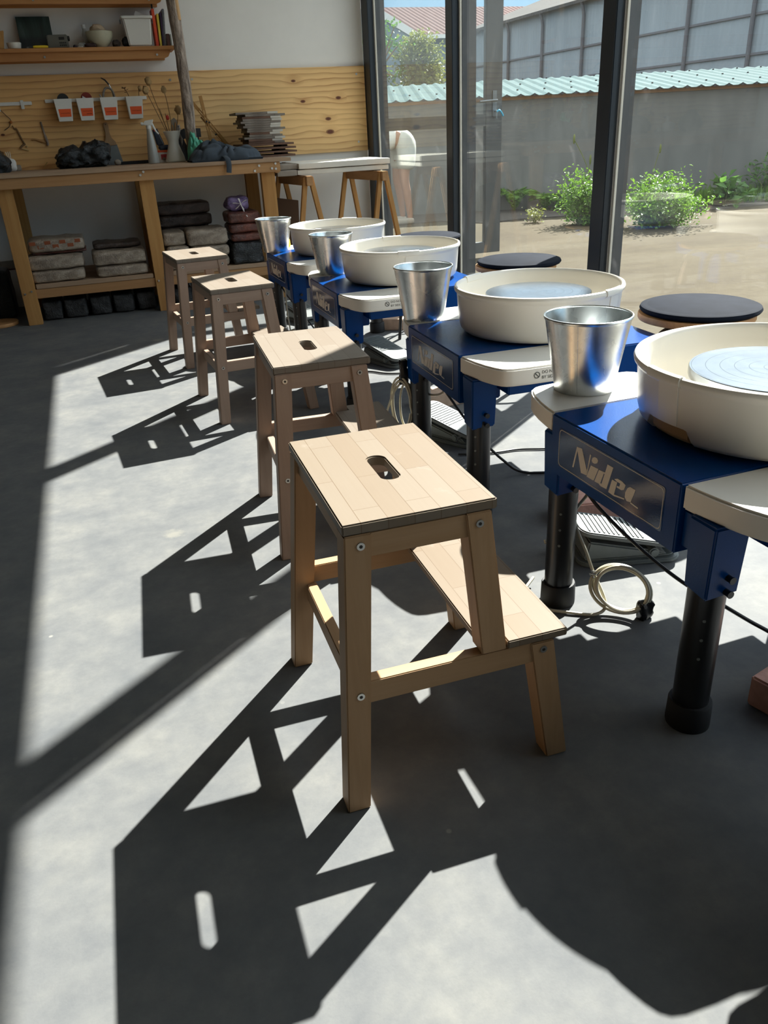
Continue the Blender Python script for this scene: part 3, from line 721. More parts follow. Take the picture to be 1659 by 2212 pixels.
def make_wheel():
    t = thing('pottery_wheel_machine', '', 'pottery wheel')
    b = B()
    b.prism([(0, .3150), (.125, .3150), (.125, .362), (.36, .362), (.36, ZT), (0, ZT)], -.205, .205, Matrix(((0, 0, 1, 0), (1, 0, 0, 0), (0, 1, 0, 0), (0, 0, 0, 1)))).box(-.335, .335, .085, .352, .364, .402).box(-.305, .305, .345, .585, .362, ZT - .001).box(-.11, .07, .49, .60, .26, .37)
    b.build('body', m['blue'], t, bevel=.0035, seg=3)
    npz = B().prism(rrect(-.1740, .1680, .3405, .4265, .006), -.0008, .001, XZ).build('nameplate', m['decal'], t)
    lt = B()
    for pl in LOGO: lt.prism(pl, -.0014, -.0006, XZ)
    lt.ring_prism(rrect(-.1712, .1655, .3430, .4240, .010), rrect(-.1700, .1643, .3442, .4228, .0092), -.0013, -.0006, XZ)
    lt.build('lettering', m['letter'], npz, smooth=0)
    for sg in (1, -1):
        pl = [(sg * x, y) for x, y in TRAY]
        tr = B().prism(pl if sg > 0 else pl[::-1], .4030, ZT).build('side_tray', m['tray'], t, bevel=.0045, seg=4, smooth=50)
        if sg > 0:
            Mx = Matrix(((0, 0, 1, .3898), (1, 0, 0, .150), (0, 1, 0, .4290), (0, 0, 0, 1)))
            M2 = Matrix(((0, 0, 1, .3898), (1, 0, 0, .150), (0, 1, 0, .4155), (0, 0, 0, 1)))
            wb = B().text('DO NOT', .0112, Mx).text('BY SIDE', .0112, M2)
            ring = [(.0085 * math.cos(2 * PI * i / 24), .0085 * math.sin(2 * PI * i / 24)) for i in range(24)]
            ri = [(x * .78, y * .78) for x, y in ring]
            M3 = Matrix(((0, 0, 1, .3894), (1, 0, 0, .1365), (0, 1, 0, .4265), (0, 0, 0, 1)))
            wb.ring_prism(ring, ri, 0, .0008, M3).prism([(-.0058, .0042), (-.0042, .0058), (.0058, -.0042), (.0042, -.0058)], 0, .0008, M3)
            wb.build('warning_print', m['frame_grey'], tr, smooth=0)
    # legs: two in front, one at the back
    for nm, (u, v), (a, c_) in (('near', (.262, .034), (.230, .294)), ('far', (-.200, .034), (-.236, -.172)), ('rear', (-.03, .53), (-.064, .004))):
        v0, v1 = v - .034, v + .034
        if nm != 'rear':
            zb = .270
            br = B().hexa([(a + .006, v0 + .002, zb), (c_, v0, zb - .004), (c_, v1, zb), (a + .006, v1, zb + .006), (a, v0, .404), (c_ + .002, v0, .404), (c_ + .002, v1 + .006, .404), (a, v1 + .006, .404)]).build('leg_bracket', m['blue'], t, bevel=.004, seg=3)
            if nm == 'near':
                B().box(.205, .232, .012, .06, .33, .40).build('weld_plate', m['blue'], br, bevel=.003)
            for zz in (.306, .279):
                B().cyl((c_ - .002, v + .006, zz), (c_ + .012, v + .006, zz), .0058, n=12).cyl((c_ + .011, v + .006, zz), (c_ + .0135, v + .006, zz), .0068, n=12).build('bolt', m['black'], br)
        lg = B().cyl((u, v, .02), (u, v, .33), .0325, n=28).build('leg', m['black'], t); lg['spot'] = nm
        B().lathe([(0, 0), (.040, 0), (.0405, .01), (.0395, .05), (.0375, .054), (.0325, .054)], 28, T(u, v, 0)).build('foot_cap', m['rubber'], lg)
        for zz in ((.245, .205, .165) if nm != 'rear' else ()):
            B().cyl((u + .024, v - .0195, zz), (u + .0262, v - .0212, zz), .0030, n=8).build('adjustment_hole', m['pedal'], lg)
    # splash pan with two rim joints, turned on its own axis
    pan = B()
    pan.lathe([(0, .452), (.200, .452), (.2155, .456), (.2255, .466), (.2300, .484), (.2360, .560), (.2385, .5655), (.2425, .5695), (.2437, .5755), (.2415, .5812), (.2375, .5832), (.2335, .5805), (.2310, .573), (.2245, .486), (.2200, .474), (.2120, .466), (.195, .463), (0, .463)], 96)
    for vt in pan.bm.verts:
        ang = math.degrees(math.atan2(vt.co.y, vt.co.x))
        rr = math.hypot(vt.co.x, vt.co.y)
        if abs(ang) < 14.5 and rr > .198 and vt.co.z < .492:
            outer = vt.co.z < .4835 and rr > .2 and not (.463 < vt.co.z < .4765 and rr < .2205)
            k_ = min(1, (14.5 - abs(ang)) / 3)
            if vt.co.z < .457 and rr < .218:
                f = 1 - k_ * (1 - .196 / rr) ; vt.co.x *= f; vt.co.y *= f
            vt.co.z += k_ * max(0, (.488 if rr > .222 else .486 if rr > .197 else .46) - vt.co.z) if rr > .205 else 0
    po = pan.build('splash_pan', m['pan'], t, smooth=40, loc=(PU, PV, 0))
    for a in (0, 180):
        B().lathe([(.2285, .568), (.2365, .5630), (.2395, .5655), (.2455, .5690), (.2468, .5760), (.2440, .5840), (.2375, .5862), (.2315, .5830)], 12, None, True, R(a - 9.5), R(a + 9.5)).build('rim_clip', m['pan'], po, smooth=40)
        B().lathe([(.2288, .490), (.2330, .490), (.2390, .566), (.2350, .566)], 6, None, True, R(a - 3), R(a + 8)).build('joint_band', m['pan'], po, smooth=40)
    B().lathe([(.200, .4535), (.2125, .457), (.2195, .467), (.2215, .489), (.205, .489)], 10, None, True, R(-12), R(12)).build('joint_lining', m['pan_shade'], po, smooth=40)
    B().lathe([(0, .463), (.140, .463), (.144, .475), (.1445, .536), (0, .536)], 48).build('hub', m['pan'], t, loc=(PU, PV, 0))
    B().lathe([(0, .536), (.1510, .536), (.1522, .540), (.1522, .553), (.1508, .5558), (0, .5558)], 96).build('wheel_head', m['alu'], t, loc=(PU, PV, 0))
    return t
WP = [((.8436, 1.1774), -1.5598, -91, 'nearest blue pottery wheel, its logo plate in front of the nearest stool'),
      ((.8635, 2.0970), -1.6048, 30, 'second nearest blue pottery wheel, with the warning print showing on its white tray'),
      ((.8266, 3.1365), -1.5760, 168, 'blue pottery wheel third from the camera, glare across its logo plate'),
      ((.8387, 4.0561), -1.5564, 147, 'farthest blue pottery wheel, before the trestle table')]
WP.append(((.845, .335), -1.57, 60, 'blue pottery wheel standing just outside the right edge of the photo'))  # unseen wheel, added to cast the shadow at the lower right
wheel0 = make_wheel()
for i, (p_, a_, pr, lb) in enumerate(WP):
    t = wheel0 if i == 3 else copy_tree(wheel0)
    t.location = (p_[0], p_[1], 0); t.rotation_euler = (0, 0, a_)
    for ch in t.children:
        if ch.name.startswith('splash_pan'): ch.rotation_euler = (0, 0, R(pr))
    if i == 0:                       # the nearest one scaled about the camera, legs dropped to the floor, pan enlarged
        K = .970; t.location = (p_[0] * K, p_[1] * K, EYE * (1 - K)); t.scale = (K, K, K)
        for ch in t.children:
            if ch.name.startswith('leg') and not ch.name.startswith('leg_b'): ch.location = (-.010, .008, -EYE * (1 - K) / K)
            if ch.name.startswith('leg') and any('rear' in str(v_) for v_ in [ch.get('spot')]): ch.location.y = .08
            if ch.name.startswith('splash_pan'): ch.location = (.0402, .3415, .002); ch.scale = (1.10, 1.10, 1)
            if ch.name.startswith(('hub', 'wheel_head')): ch.location = (.0402, .3415, .002); ch.scale = (1.07, 1.07, 1)
    tag(t, lb, 'pottery wheel', 'pottery wheels in a row along the window')

# galvanised buckets on the far trays
def make_bucket():
    t = thing('bucket', '', 'bucket')
    H = .1610
    B().lathe([(0, .004), (.0615, .004), (.0635, .0), (.0650, .0), (.0650, .006), (.0915, H - .003), (.0905, H - .001), (.0640, .010), (.0600, .006), (0, .006)], 56).build('bucket_wall', m['zincsheet'], t)
    B().lathe([(.0910, H - .006), (.0935, H - .0045), (.0945, H - .0015), (.0935, H + .001), (.0915, H + .0015), (.0900, H - .0005)], 56, None, True).build('rim', m['zincsheet'], t)
    B().hexa([(.0648, -.0022, .004), (.0662, -.0022, .004), (.0662, .0022, .004), (.0648, .0022, .004), (.0908, -.0022, H - .005), (.0922, -.0022, H - .005), (.0922, .0022, H - .005), (.0908, .0022, H - .005)]).build('side_seam', m['zincsheet'], t)
    return t
BK = [((.992, 1.501), -137, 'nearest galvanised bucket, on the white tray of the nearest wheel'), ((.9543, 2.3734), -190, 'second nearest galvanised bucket, on the second wheel'),
      ((.9504, 3.4066), -128, 'galvanised bucket on the third wheel, in front of the farthest pan'), ((.8891, 4.2660), -60, 'farthest galvanised bucket, on the wheel by the clay shelf')]
bk0 = make_bucket()
for i, (p_, a_, lb) in enumerate(BK):
    t = bk0 if i == 0 else copy_tree(bk0)
    t.location = (p_[0], p_[1], ZT + .0005) if i else (p_[0] * .97, p_[1] * .97, ZT * .97 + EYE * .03 + .0005); t.rotation_euler = (0, 0, R(a_)); tag(t, lb, 'bucket', 'galvanised buckets on the wheels')
tag(B().soft(.925, .985, 4.33, 4.43, ZT, ZT + .052, .014, .003, 3).build('sponge', m['sponge']), 'yellow sponge behind the farthest bucket', 'sponge')

# foot pedals (local x = length from the raised toe end to the hinge)
def make_pedal():
    t = thing('foot_pedal', '', 'foot pedal')
    B().prism(rrect(-.125, .135, -.055, .075, .035), 0, .012).prism(rrect(-.115, .125, -.046, .066, .03), .012, .018).build('base', m['pedal'], t, bevel=.003)
    B().hexa([(-.112, -.045, .017), (.10, -.045, .017), (.10, .065, .017), (-.112, .065, .017), (-.10, -.042, .066), (.085, -.042, .026), (.085, .062, .026), (-.10, .062, .066)]).cyl((.062, -.052, .028), (.062, .07, .028), .013, n=16).build('housing', m['pedal'], t, bevel=.004)
    Mx = T(0, .01, .048, 0, 0, R(12.5))
    pl = rrect(-.135, .135, -.062, .062, .030)
    tp = B().prism(pl, .012, .026, Mx).build('tread_plate', m['pedal_top'], t, bevel=.003)
    rb_ = B()
    for i in range(12):
        x_ = -.112 + i * .0125; rb_.box(x_, x_ + .0035, -.052, .052, .0255, .0285, Mx)
    rb_.build('tread_ribs', m['pedal'], tp, smooth=0)
    B().cyl((-.155, .045, .030), (-.118, .045, .030), .011, n=10).build('plug', m['cord_grey'], t)
    B().tube([(-.155 - .0016 * i, .045 + .007 * math.cos(i * 1.5), .030 + .007 * math.sin(i * 1.5)) for i in range(22)], .0022, 6).build('coiled_strain_relief', m['cord_grey'], t)
    return t
PD = [((1.115, 1.465), -16, 'foot pedal with grey ribbed tread under the nearest wheel'), ((1.060, 2.425), -62, 'foot pedal under the second nearest wheel, beside the hanging grey cord'),
      ((1.195, 3.490), -70, 'foot pedal under the third wheel, tread bright in the sun'), ((1.07, 4.60), -75, 'foot pedal beyond the farthest wheel')]
pd0 = make_pedal()
for i, (p_, a_, lb) in enumerate(PD):
    t = pd0 if i == 0 else copy_tree(pd0)
    t.location = (p_[0], p_[1], 0); t.rotation_euler = (0, 0, R(a_)); tag(t, lb, 'foot pedal', 'foot pedals of the wheels')

def block(name, label, cat, x, y, z, l, w_, h, rz, mat, group=None):
    o = B().box(-l / 2, l / 2, -w_ / 2, w_ / 2, 0, h).build(name, mat, bevel=.004)
    o.location = (x, y, z); o.rotation_euler = (0, 0, R(rz)); return tag(o, label, cat, group)
block('brick', 'reddish pink brick on the floor behind the pedal of the nearest wheel', 'brick', 1.17, 1.69, 0, .21, .10, .062, -12, m['brick'])
block('brick', 'tan brick on the floor behind the pedal of the second wheel', 'brick', 1.19, 2.79, 0, .2, .10, .06, 6, m['brick_tan'])
block('brick', 'brown brick on the floor behind the pedal of the third wheel', 'brick', 1.46, 4.13, 0, .16, .10, .06, -30, m['brick_tan'])
block('brick', 'pale speckled brick cut off by the right edge of the photo', 'brick', 1.105, .872, 0, .21, .10, .065, 15, m['brick'])

# cords
def cord(name, label, pts, r, mat, per=8):
    return tag(B().tube(smooth_path(pts, per), r, 8).build(name, mat), label, 'cord')
# nearest wheel: standing coil of grey cord, wrapped with black tape
gc = thing('grey_cable', 'grey cord tied in a standing coil below the nearest wheel', 'cord', (.96, 1.255, 0))
def coil(cx_, cy_, cz_, r_, turns, ax, seed, squash=1.0, spread=.012):
    """loops in a tilted plane; ax = (in-plane axis 1, in-plane axis 2, normal)"""
    rng = random.Random(seed); pts = []
    n_ = 20
    for k_ in range(turns):
        rr = r_ * rng.uniform(.88, 1.06); o1 = rng.uniform(-spread, spread); o2 = rng.uniform(-spread, spread)
        for i in range(n_):
            a = 2 * PI * i / n_; w1 = .5 - .5 * math.cos(a)
            q = Vector(ax[0]) * (rr * math.cos(a) + o1 * w1) + Vector(ax[1]) * (rr * squash * math.sin(a) + o2 * w1) + Vector(ax[2]) * (k_ * .005)
            pts.append(Vector((cx_, cy_, cz_)) + q)
    return pts
e1 = Vector((.62, -.72, -.30)).normalized(); e2 = Vector((.32, .15, .93)); e2 = (e2 - e1 * e1.dot(e2)).normalized(); e3 = e1.cross(e2)
pts = coil(0, 0, .062, .068, 4, (e1, e2, e3), 3, .78)
pts = [Vector((p.x, p.y, max(.004, p.z))) for p in pts]
B().tube(smooth_path(pts, 2), .0038, 8).build('coil', m['cord_grey'], gc)
tie = Vector((0, 0, .062)) - e1 * .066
B().tube(smooth_path([tie + Vector((0, 0, .0)), tie + Vector((-.012, .012, .045)), tie + Vector((-.03, .045, .13)), Vector((-.03, .10, .27)), Vector((-.02, .13, .362))], 8), .0038, 8).build('riser', m['cord_grey'], gc)
B().tube(smooth_path([tie, tie + Vector((.01, -.04, -.06)), Vector((-.06, .00, .005)), Vector((-.11, .03, .005)), Vector((-.165, .075, .005)), Vector((-.175, .13, .005)), Vector((-.12, .175, .02))], 8), .0038, 8).build('floor_loop', m['cord_grey'], gc)
B().tube([tie + e3 * .008 + e1 * .004 * math.cos(i * .8) * 1.6 + e2 * (.001 * i - .008) for i in range(16)], .0016, 6).build('wire_tie', m['zinc'], gc)
tp_ = Vector((0, 0, .058)) + e1 * .066 - e2 * .02
B().soft(tp_.x - .016, tp_.x + .018, tp_.y - .012, tp_.y + .012, tp_.z - .022, tp_.z + .024, .008, .006, 5, 5, 60).build('tape_wrap', m['tape'], gc)
# second wheel: hanging coil
hc = thing('grey_cable', 'grey cord hanging in a taped coil from the far leg of the second wheel', 'cord', (.862, 2.335, 0))
f1 = Vector((.55, -.83, 0)).normalized(); f2 = Vector((0, 0, 1)); f3 = f1.cross(f2)
pts = coil(0, 0, .185, .036, 4, (f1, f2, f3), 8, 2.3, .016)
B().tube(smooth_path(pts, 2), .0036, 8).build('coil', m['cord_grey'], hc)
B().tube(smooth_path([(0, 0, .265), (-.03, .02, .22), (-.05, .06, .12), (-.04, .12, .03), (.02, .22, .005)], 8), .0036, 8).build('tail', m['cord_grey'], hc)
B().tube(smooth_path([(0, 0, .265), (.05, -.04, .225), (.10, -.09, .235), (.11, -.10, .33)], 8), .0036, 8).build('riser', m['cord_grey'], hc)
B().soft(-.014, .014, -.012, .012, .250, .335, .008, .006, 7, 5, 50).build('tape_wrap', m['tape'], hc)
cc_ = thing('grey_cable', 'tangled coil of grey cord on the floor by the farthest wheel', 'cord', (.86, 3.86, 0))
pts = coil(0, 0, .06, .06, 5, (Vector((.8, -.6, 0)), Vector((.2, .2, .95)).normalized(), Vector((.5, .7, 0))), 9, .9, .02)
B().tube(smooth_path([Vector((p.x, p.y, max(.004, p.z))) for p in pts], 2), .0036, 8).build('coil', m['cord_grey'], cc_)
B().tube(smooth_path([(-.02, .02, .11), (-.02, .05, .2), (-.01, .09, .362)], 6), .0036, 8).build('riser', m['cord_grey'], cc_)
cord('power_cable', 'black power cord curving under the nearest wheel to the right edge', [(.905, 1.37, .30), (.93, 1.33, .24), (.99, 1.25, .16), (1.05, 1.17, .10), (1.10, 1.10, .07), (1.155, 1.04, .035), (1.22, .97, .006), (1.36, .87, .006)], .0042, m['cord_black'])
cord('power_cable', 'black power cord dropping under the second wheel to the floor', [(.935, 2.30, .31), (.96, 2.24, .25), (1.0, 2.18, .17), (1.04, 2.12, .10), (1.09, 2.07, .04), (1.14, 2.03, .006), (1.25, 1.98, .006)], .0042, m['cord_black'])
cord('power_cable', 'thin black cord on the floor between the first two wheels', [(1.02, 2.26, .005), (1.13, 2.22, .005), (1.22, 2.21, .005), (1.33, 2.17, .005), (1.5, 2.16, .005)], .0038, m['cord_black'])
cord('power_cable', 'black cord on the floor between the second and third wheels', [(1.0, 3.40, .005), (1.08, 3.35, .005), (1.13, 3.29, .005), (1.20, 3.26, .005), (1.34, 3.26, .005), (1.5, 3.32, .005)], .0038, m['cord_black'])
cord('power_cable', 'black power cord hanging below the farthest wheel', [(.885, 4.27, .315), (.90, 4.22, .25), (.93, 4.15, .19), (.98, 4.06, .11), (1.03, 4.0, .03), (1.1, 3.97, .005), (1.3, 3.98, .005)], .0042, m['cord_black'])

# round throwing seats behind the wheels
def make_seat():
    t = thing('round_stool', '', 'stool')
    z = .50
    B().lathe([(0, z - .016), (.155, z - .016), (.164, z - .012), (.168, z - .006), (.165, z + .001), (.157, z + .004), (.148, z + .003), (.144, z + .0045), (0, z + .006)], 64).build('seat_pad', m['pad'], t)
    B().lathe([(0, z - .034), (.160, z - .034), (.162, z - .030), (.162, z - .020), (.160, z - .016), (0, z - .016)], 64, T(-.012, .006, 0)).build('seat_disc', m['ply'], t)
    B().lathe([(0, z - .06), (.05, z - .06), (.05, z - .034), (0, z - .034)], 24).build('swivel', m['black'], t)
    for k_ in range(4):
        a = R(45 + 90 * k_); c_, s_ = math.cos(a), math.sin(a)
        pa = smooth_path([(0, 0, z - .052), (.075 * c_, .075 * s_, z - .056), (.125 * c_, .125 * s_, z - .085), (.155 * c_, .155 * s_, z - .19), (.185 * c_, .185 * s_, .02), (.19 * c_, .19 * s_, .0)], 8)
        B().tube(pa, .012, 8, flat=.55).build('leg', m['black'], t)
    B().tube([(.168 * math.cos(2 * PI * i / 40), .168 * math.sin(2 * PI * i / 40), .16) for i in range(40)], .008, 8, True).build('foot_ring', m['black'], t)
    return t
SE = [((1.615, 1.878), 38, 'nearest black padded round seat, by the nearest wheel and window'), ((1.600, 2.940), 10, 'black padded round seat behind the second wheel, before the main window post'), ((1.600, 3.906), 55, 'farthest black padded round seat, half in shadow behind the third wheel')]
se0 = make_seat()
for i, (p_, a_, lb) in enumerate(SE):
    t = se0 if i == 0 else copy_tree(se0)
    t.location = (p_[0], p_[1], 0); t.rotation_euler = (0, 0, R(a_)); tag(t, lb, 'stool', 'round seats behind the wheels')
# ------------------------------------------------------------------ workbench along the back wall
BZ = .862
wb_ = thing('workbench', 'long rough timber workbench along the back wall with a low clay shelf', 'workbench', (0, 0, 0))
B().box(-1.25, 1.265, 5.33, 5.62, BZ - .020, BZ).build('top_board', m['top_x'], wb_, bevel=.002)
B().box(-1.25, 1.235, 5.625, 6.085, BZ - .020, BZ).build('top_board', m['top_x'], wb_, bevel=.002)
ap = B().box(-1.25, 1.195, 5.345, 5.375, .783, BZ - .0205).build('apron', m['deal_x'], wb_, bevel=.002)
for x_, z_ in ((1.06, .825), (1.165, .832), (1.14, .805), (1.165, .802), (1.03, .797), (.335, .815), (.355, .832)):
    B().cyl((x_, 5.338, z_), (x_, 5.346, z_), .007, n=12).build('screw', m['zinc'], ap)
B().box(1.165, 1.195, 5.378, 6.08, .775, .838).build('end_rail', m['deal_y'], wb_, bevel=.002)
for x0, x1 in ((-.478, -.395), (.322, .408), (1.075, 1.162)):
    lg = B().box(x0, x1, 5.378, 5.43, 0, BZ - .021).build('leg', m['deal_z'], wb_, bevel=.002)
    B().box(x0 + .012, x1 + .012, 6.00, 6.05, 0, BZ - .021).build('leg', m['deal_z'], wb_, bevel=.002)
    for dx in (.02, .06):
        B().cyl((x0 + dx, 5.372, .185 + dx * .3), (x0 + dx, 5.379, .185 + dx * .3), .006, n=10).build('screw', m['zinc'], lg)
for x0, x1 in ((-.40, .322), (.408, 1.075)):
    B().box(x0, x1, 5.39, 5.425, .155, .211).build('shelf_rail', m['deal_x'], wb_, bevel=.002)
    B().box(x0, x1, 6.01, 6.04, .155, .211).build('shelf_rail', m['deal_x'], wb_, bevel=.002)
    B().box(x0 + .012, x1 - .008, 5.365 + .02, 5.72, .2115, .237).build('shelf_board', m['top_x'], wb_, bevel=.002)
    B().box(x0 + .012, x1 - .008, 5.725, 6.07, .2115, .237).build('shelf_board', m['top_x'], wb_, bevel=.002)

# pine panels screwed to the wall
for nm, x0, x1, z0, z1, lb in (('pine_wall_board', -1.4, .735, .86, 1.4035, 'knotty pine panel on the wall behind the tool rails, left of the bark pole'),
                               ('pine_wall_board', .738, 2.035, .858, 1.4035, 'knotty pine panel on the wall above the trestle table, right of the bark pole')):
    t = thing(nm, lb, 'wall panel', (x0, 6.09, z0))
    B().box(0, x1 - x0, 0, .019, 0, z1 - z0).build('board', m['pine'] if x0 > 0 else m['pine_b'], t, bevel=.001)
    for sx_, sz_ in ((.06, .075), (x1 - x0 - .07, .06), (x1 - x0 - .06, z1 - z0 - .05), (.08, z1 - z0 - .05)):
        B().cyl((sx_, -.003, sz_), (sx_, .002, sz_), .007, n=12).build('screw', m['zinc'], t)

# two wall shelves
for z_, lb in ((1.534, 'lower pine wall shelf carrying bowls, a bin and notebooks'), (1.83, 'upper pine wall shelf at the top edge of the photo')):
    t = thing('wall_shelf', lb, 'shelf', (0, 0, 0))
    B().box(-1.4, .712, 5.905, 6.10, z_ - .022, z_).build('board', m['shelf_x'], t, bevel=.002)
    poly = [(-1.4, z_ - .068), (.64, z_ - .068), (.668, z_ - .058), (.682, z_ - .035), (.684, z_ - .022), (-1.4, z_ - .022)]
    br = B().prism(poly, 5.925, 5.945, XZ).build('front_batten', m['shelf_x'], t, bevel=.0015)
    for x_ in (.598, -.075, -.6):
        B().cyl((x_, 5.919, z_ - .047), (x_, 5.926, z_ - .047), .0065, n=12).build('screw', m['zinc'], br)
    B().box(-1.4, .66, 6.085, 6.105, z_ - .066, z_ - .0225).build('wall_batten', m['shelf_x'], t, bevel=.002)
SZ = 1.534
def on(o, label, cat, group=None): return tag(o, label, cat, group)

# things on the lower shelf
pn = thing('painting', 'small dark green painted panel leaning on the wall above the shelf', 'painting', (-.105, 6.025, SZ))
k = N('dark_green_paint'); f = k.noise(k.coord((6, 1, 1.2)), 2.2, 5, .6, .6); g = k.noise(k.coord((1, 1, 1)), 9, 5)
sx_ = k.new('SeparateXYZ'); tc = k.new('TexCoord'); k.lk(tc.outputs['Object'], sx_.inputs[0])
col = k.ramp(f, [(.3, S(18, 28, 28)), (.52, S(48, 66, 60)), (.75, S(98, 116, 108))])
col = k.mix(k.ramp(sx_.outputs[2], [(.055, 1), (.085, 0)]), col, S(16, 26, 34)); col = k.mix(k.math('MULTIPLY', g, .35), col, S(30, 44, 40))
k.bsdf(col, .4, 0); m['painting'] = k.m
Mx = Matrix.Rotation(R(-14), 4, 'X')
B().box(-.095, .10, 0, .012, 0, .188, Mx).build('panel', m['painting'], pn, bevel=.001)
rd = thing('radio', 'small grey portable radio standing on the shelf', 'radio', (.018, 5.965, SZ), R(-8))
m['radio'] = plain('grey_radio', S(108, 106, 96), .5, var=.06); m['radio_dark'] = plain('dark_key', S(40, 40, 38), .5)
B().box(-.060, .062, -.018, .018, 0, .073).build('case', m['radio'], rd, bevel=.005)
B().box(.012, .044, -.0195, -.018, .045, .060).build('display', m['radio_dark'], rd)
for i in range(4):
    for j in range(2): B().box(.012 + i * .0105, .019 + i * .0105, -.0195, -.018, .012 + j * .013, .020 + j * .013).build('button', m['radio_dark'], rd)
B().cyl((.060, .0, .052), (.072, .0, .052), .014, n=20).build('tuning_knob', m['radio_dark'], rd, bevel=.001)
kn = thing('utility_knife', 'yellow utility knife lying at the shelf front', 'knife', (-.10, 5.925, SZ))
B().soft(-.03, .058, -.008, .008, .0, .016, .007, .001, 1, 5).build('handle', plain('yellow_plastic', S(232, 196, 40), .4), kn)
B().box(-.052, -.028, -.006, .006, .002, .013).build('collar', m['radio_dark'], kn, bevel=.002)
B().box(-.066, -.050, -.004, .004, .003, .010).build('blade', m['steel'], kn)
B().lathe([(0, 0), (.030, 0), (.036, .004), (.042, .030), (.039, .032), (.034, .010), (0, .006)], 32)
cb = B().lathe([(0, 0), (.030, 0), (.036, .004), (.043, .034), (.040, .036), (.034, .010), (0, .006)], 32).build('small_bowl', m['vase']); cb.location = (-.235, 5.965, SZ); on(cb, 'small white bowl at the left end of the shelf', 'bowl')
hw = B().hexa([(-.07, -.01, 0), (.02, -.01, 0), (.02, .01, 0), (-.07, .01, 0), (-.07, -.01, .085), (.038, -.01, .098), (.038, .01, .098), (-.07, .01, .085)]).build('wooden_offcut', m['deal_z'], bevel=.002); hw.location = (-.315, 5.94, SZ); hw.rotation_euler = (R(-8), 0, 0); on(hw, 'brown wooden offcut cut by the left edge, on the lower shelf', 'wood piece')
gb_ = B().lathe([(0, 0), (.034, 0), (.038, .006), (.062, .028), (.078, .060), (.081, .088), (.078, .089), (.073, .060), (.056, .032), (0, .014)], 40).build('pottery_bowl', m['stone']); gb_.location = (.27, 5.985, SZ); on(gb_, 'round grey green stoneware bowl on the shelf', 'bowl')
sp_ = B().ball((0, 0, 0), (.045, .035, .032), 3, .25, 4, 2.5).build('natural_sponge', plain('natural_sponge', S(196, 172, 144), .95, var=.2, vs=40, bump=.5, bs=150)); sp_.location = (.265, 5.985, SZ + .098); on(sp_, 'pale natural sponge heaped in the stoneware bowl', 'sponge')
bt = thing('glass_bottle', 'small clear bottle leaning behind the stoneware bowl', 'bottle', (.195, 6.045, SZ + .0)); bt.rotation_euler = (0, R(-4), 0)
m['frost'] = plain('frosted_plastic', S(206, 206, 198), .25, var=.03, Transmission_Weight=.35)
B().lathe([(0, 0), (.018, 0), (.019, .004), (.019, .085), (.010, .105), (.010, .115), (0, .115)], 24).build('bottle_body', m['frost'], bt); B().lathe([(.011, .112), (.0125, .114), (.0125, .134), (0, .136)], 20).build('cap', m['white'], bt)
rk = [((.115, 5.955), (.014, .012, .010), 'small dark purple stone right of the radio', S(60, 48, 54)), ((.148, 5.945), (.020, .014, .005), 'flat white chip on the shelf right of the radio', S(214, 210, 200)), ((.155, 5.985), (.024, .020, .018), 'pale pebble beside the stoneware bowl', S(168, 164, 156)),
      ((.205, 5.935), (.036, .018, .013), 'dark brown crumpled leaf lump before the stoneware bowl', S(58, 38, 34)), ((.362, 5.955), (.026, .022, .022), 'dark knobbly pod right of the stoneware bowl', S(56, 46, 38)), ((.425, 5.965), (.028, .026, .030), 'round black stone at the foot of the white bin', S(16, 15, 15))]
for i, (p_, r_, lb, c_) in enumerate(rk):
    o = B().ball((0, 0, 0), r_, 3, .3, i + 3, 2.2).build('stone', plain('stone_%s' % 'abcdef'[i], c_, .8, var=.2, vs=30)); o.location = (p_[0], p_[1], SZ + r_[2] * .9); on(o, lb, 'stone')
wbn = thing('storage_bin', 'white plastic storage bin with papers, on the shelf', 'bin', (.508, 5.98, SZ))
B().hexa([(-.070, -.055, 0), (.068, -.055, 0), (.068, .055, 0), (-.070, .055, 0), (-.088, -.065, .155), (.084, -.065, .155), (.084, .065, .155), (-.088, .065, .155)]).build('bin_body', m['white'], wbn, bevel=.008, seg=3)
B().ring_prism(rrect(-.098, .094, -.073, .073, .012), rrect(-.086, .082, -.063, .063, .01), .150, .164).build('rim', m['white'], wbn, bevel=.002)
for sx_ in (-.100, .096): B().box(sx_ - .004, sx_ + .004, -.012, .012, .128, .150).build('clip', m['steel'], wbn, bevel=.001)
m['paper'] = plain('paper', S(222, 218, 212), .8, var=.03)
for i, (x_, a_, lb) in enumerate(((.015, 24, 'loose white sheet sticking out of the storage bin to the right'), (-.02, 12, 'white sheet lying low in the storage bin'))):
    o = B().box(-.045, .045, -.0006, .0006, 0, .075).build('paper_sheet', m['paper'], smooth=0); o.location = (.508 + x_, 5.975 + .02 * i, SZ + .114 - .022 * i); o.rotation_euler = (R(-12), R(a_), 0); on(o, lb, 'paper')
def book(label, x, th, h, dpt, col, tilt, y=5.955, name='notebook', spiral=False):
    t = thing(name, label, 'book', (x, y, SZ)); t.rotation_euler = (0, R(tilt), 0)
    B().box(-th / 2, th / 2, 0, dpt, 0, h).box(-th / 2 + .002, th / 2 - .002, .002, dpt - .002, h - .004, h - .002).build('cover', plain('cover_' + name, col, .5, var=.06), t, bevel=.001)
    B().box(-th / 2 + .0015, th / 2 - .0015, .004, dpt + .001, .003, h + .0008).build('pages', m['paper'], t)
    if spiral:
        r_ = []
        for i in range(200): r_.append((th / 2 - .001 + .005 * math.cos(i * .8), -.002 + .005 * math.sin(i * .8), .006 + i * (h - .012) / 200))
        B().tube(r_, .0011, 5).build('spiral_wire', m['zinc'], t)
    return t
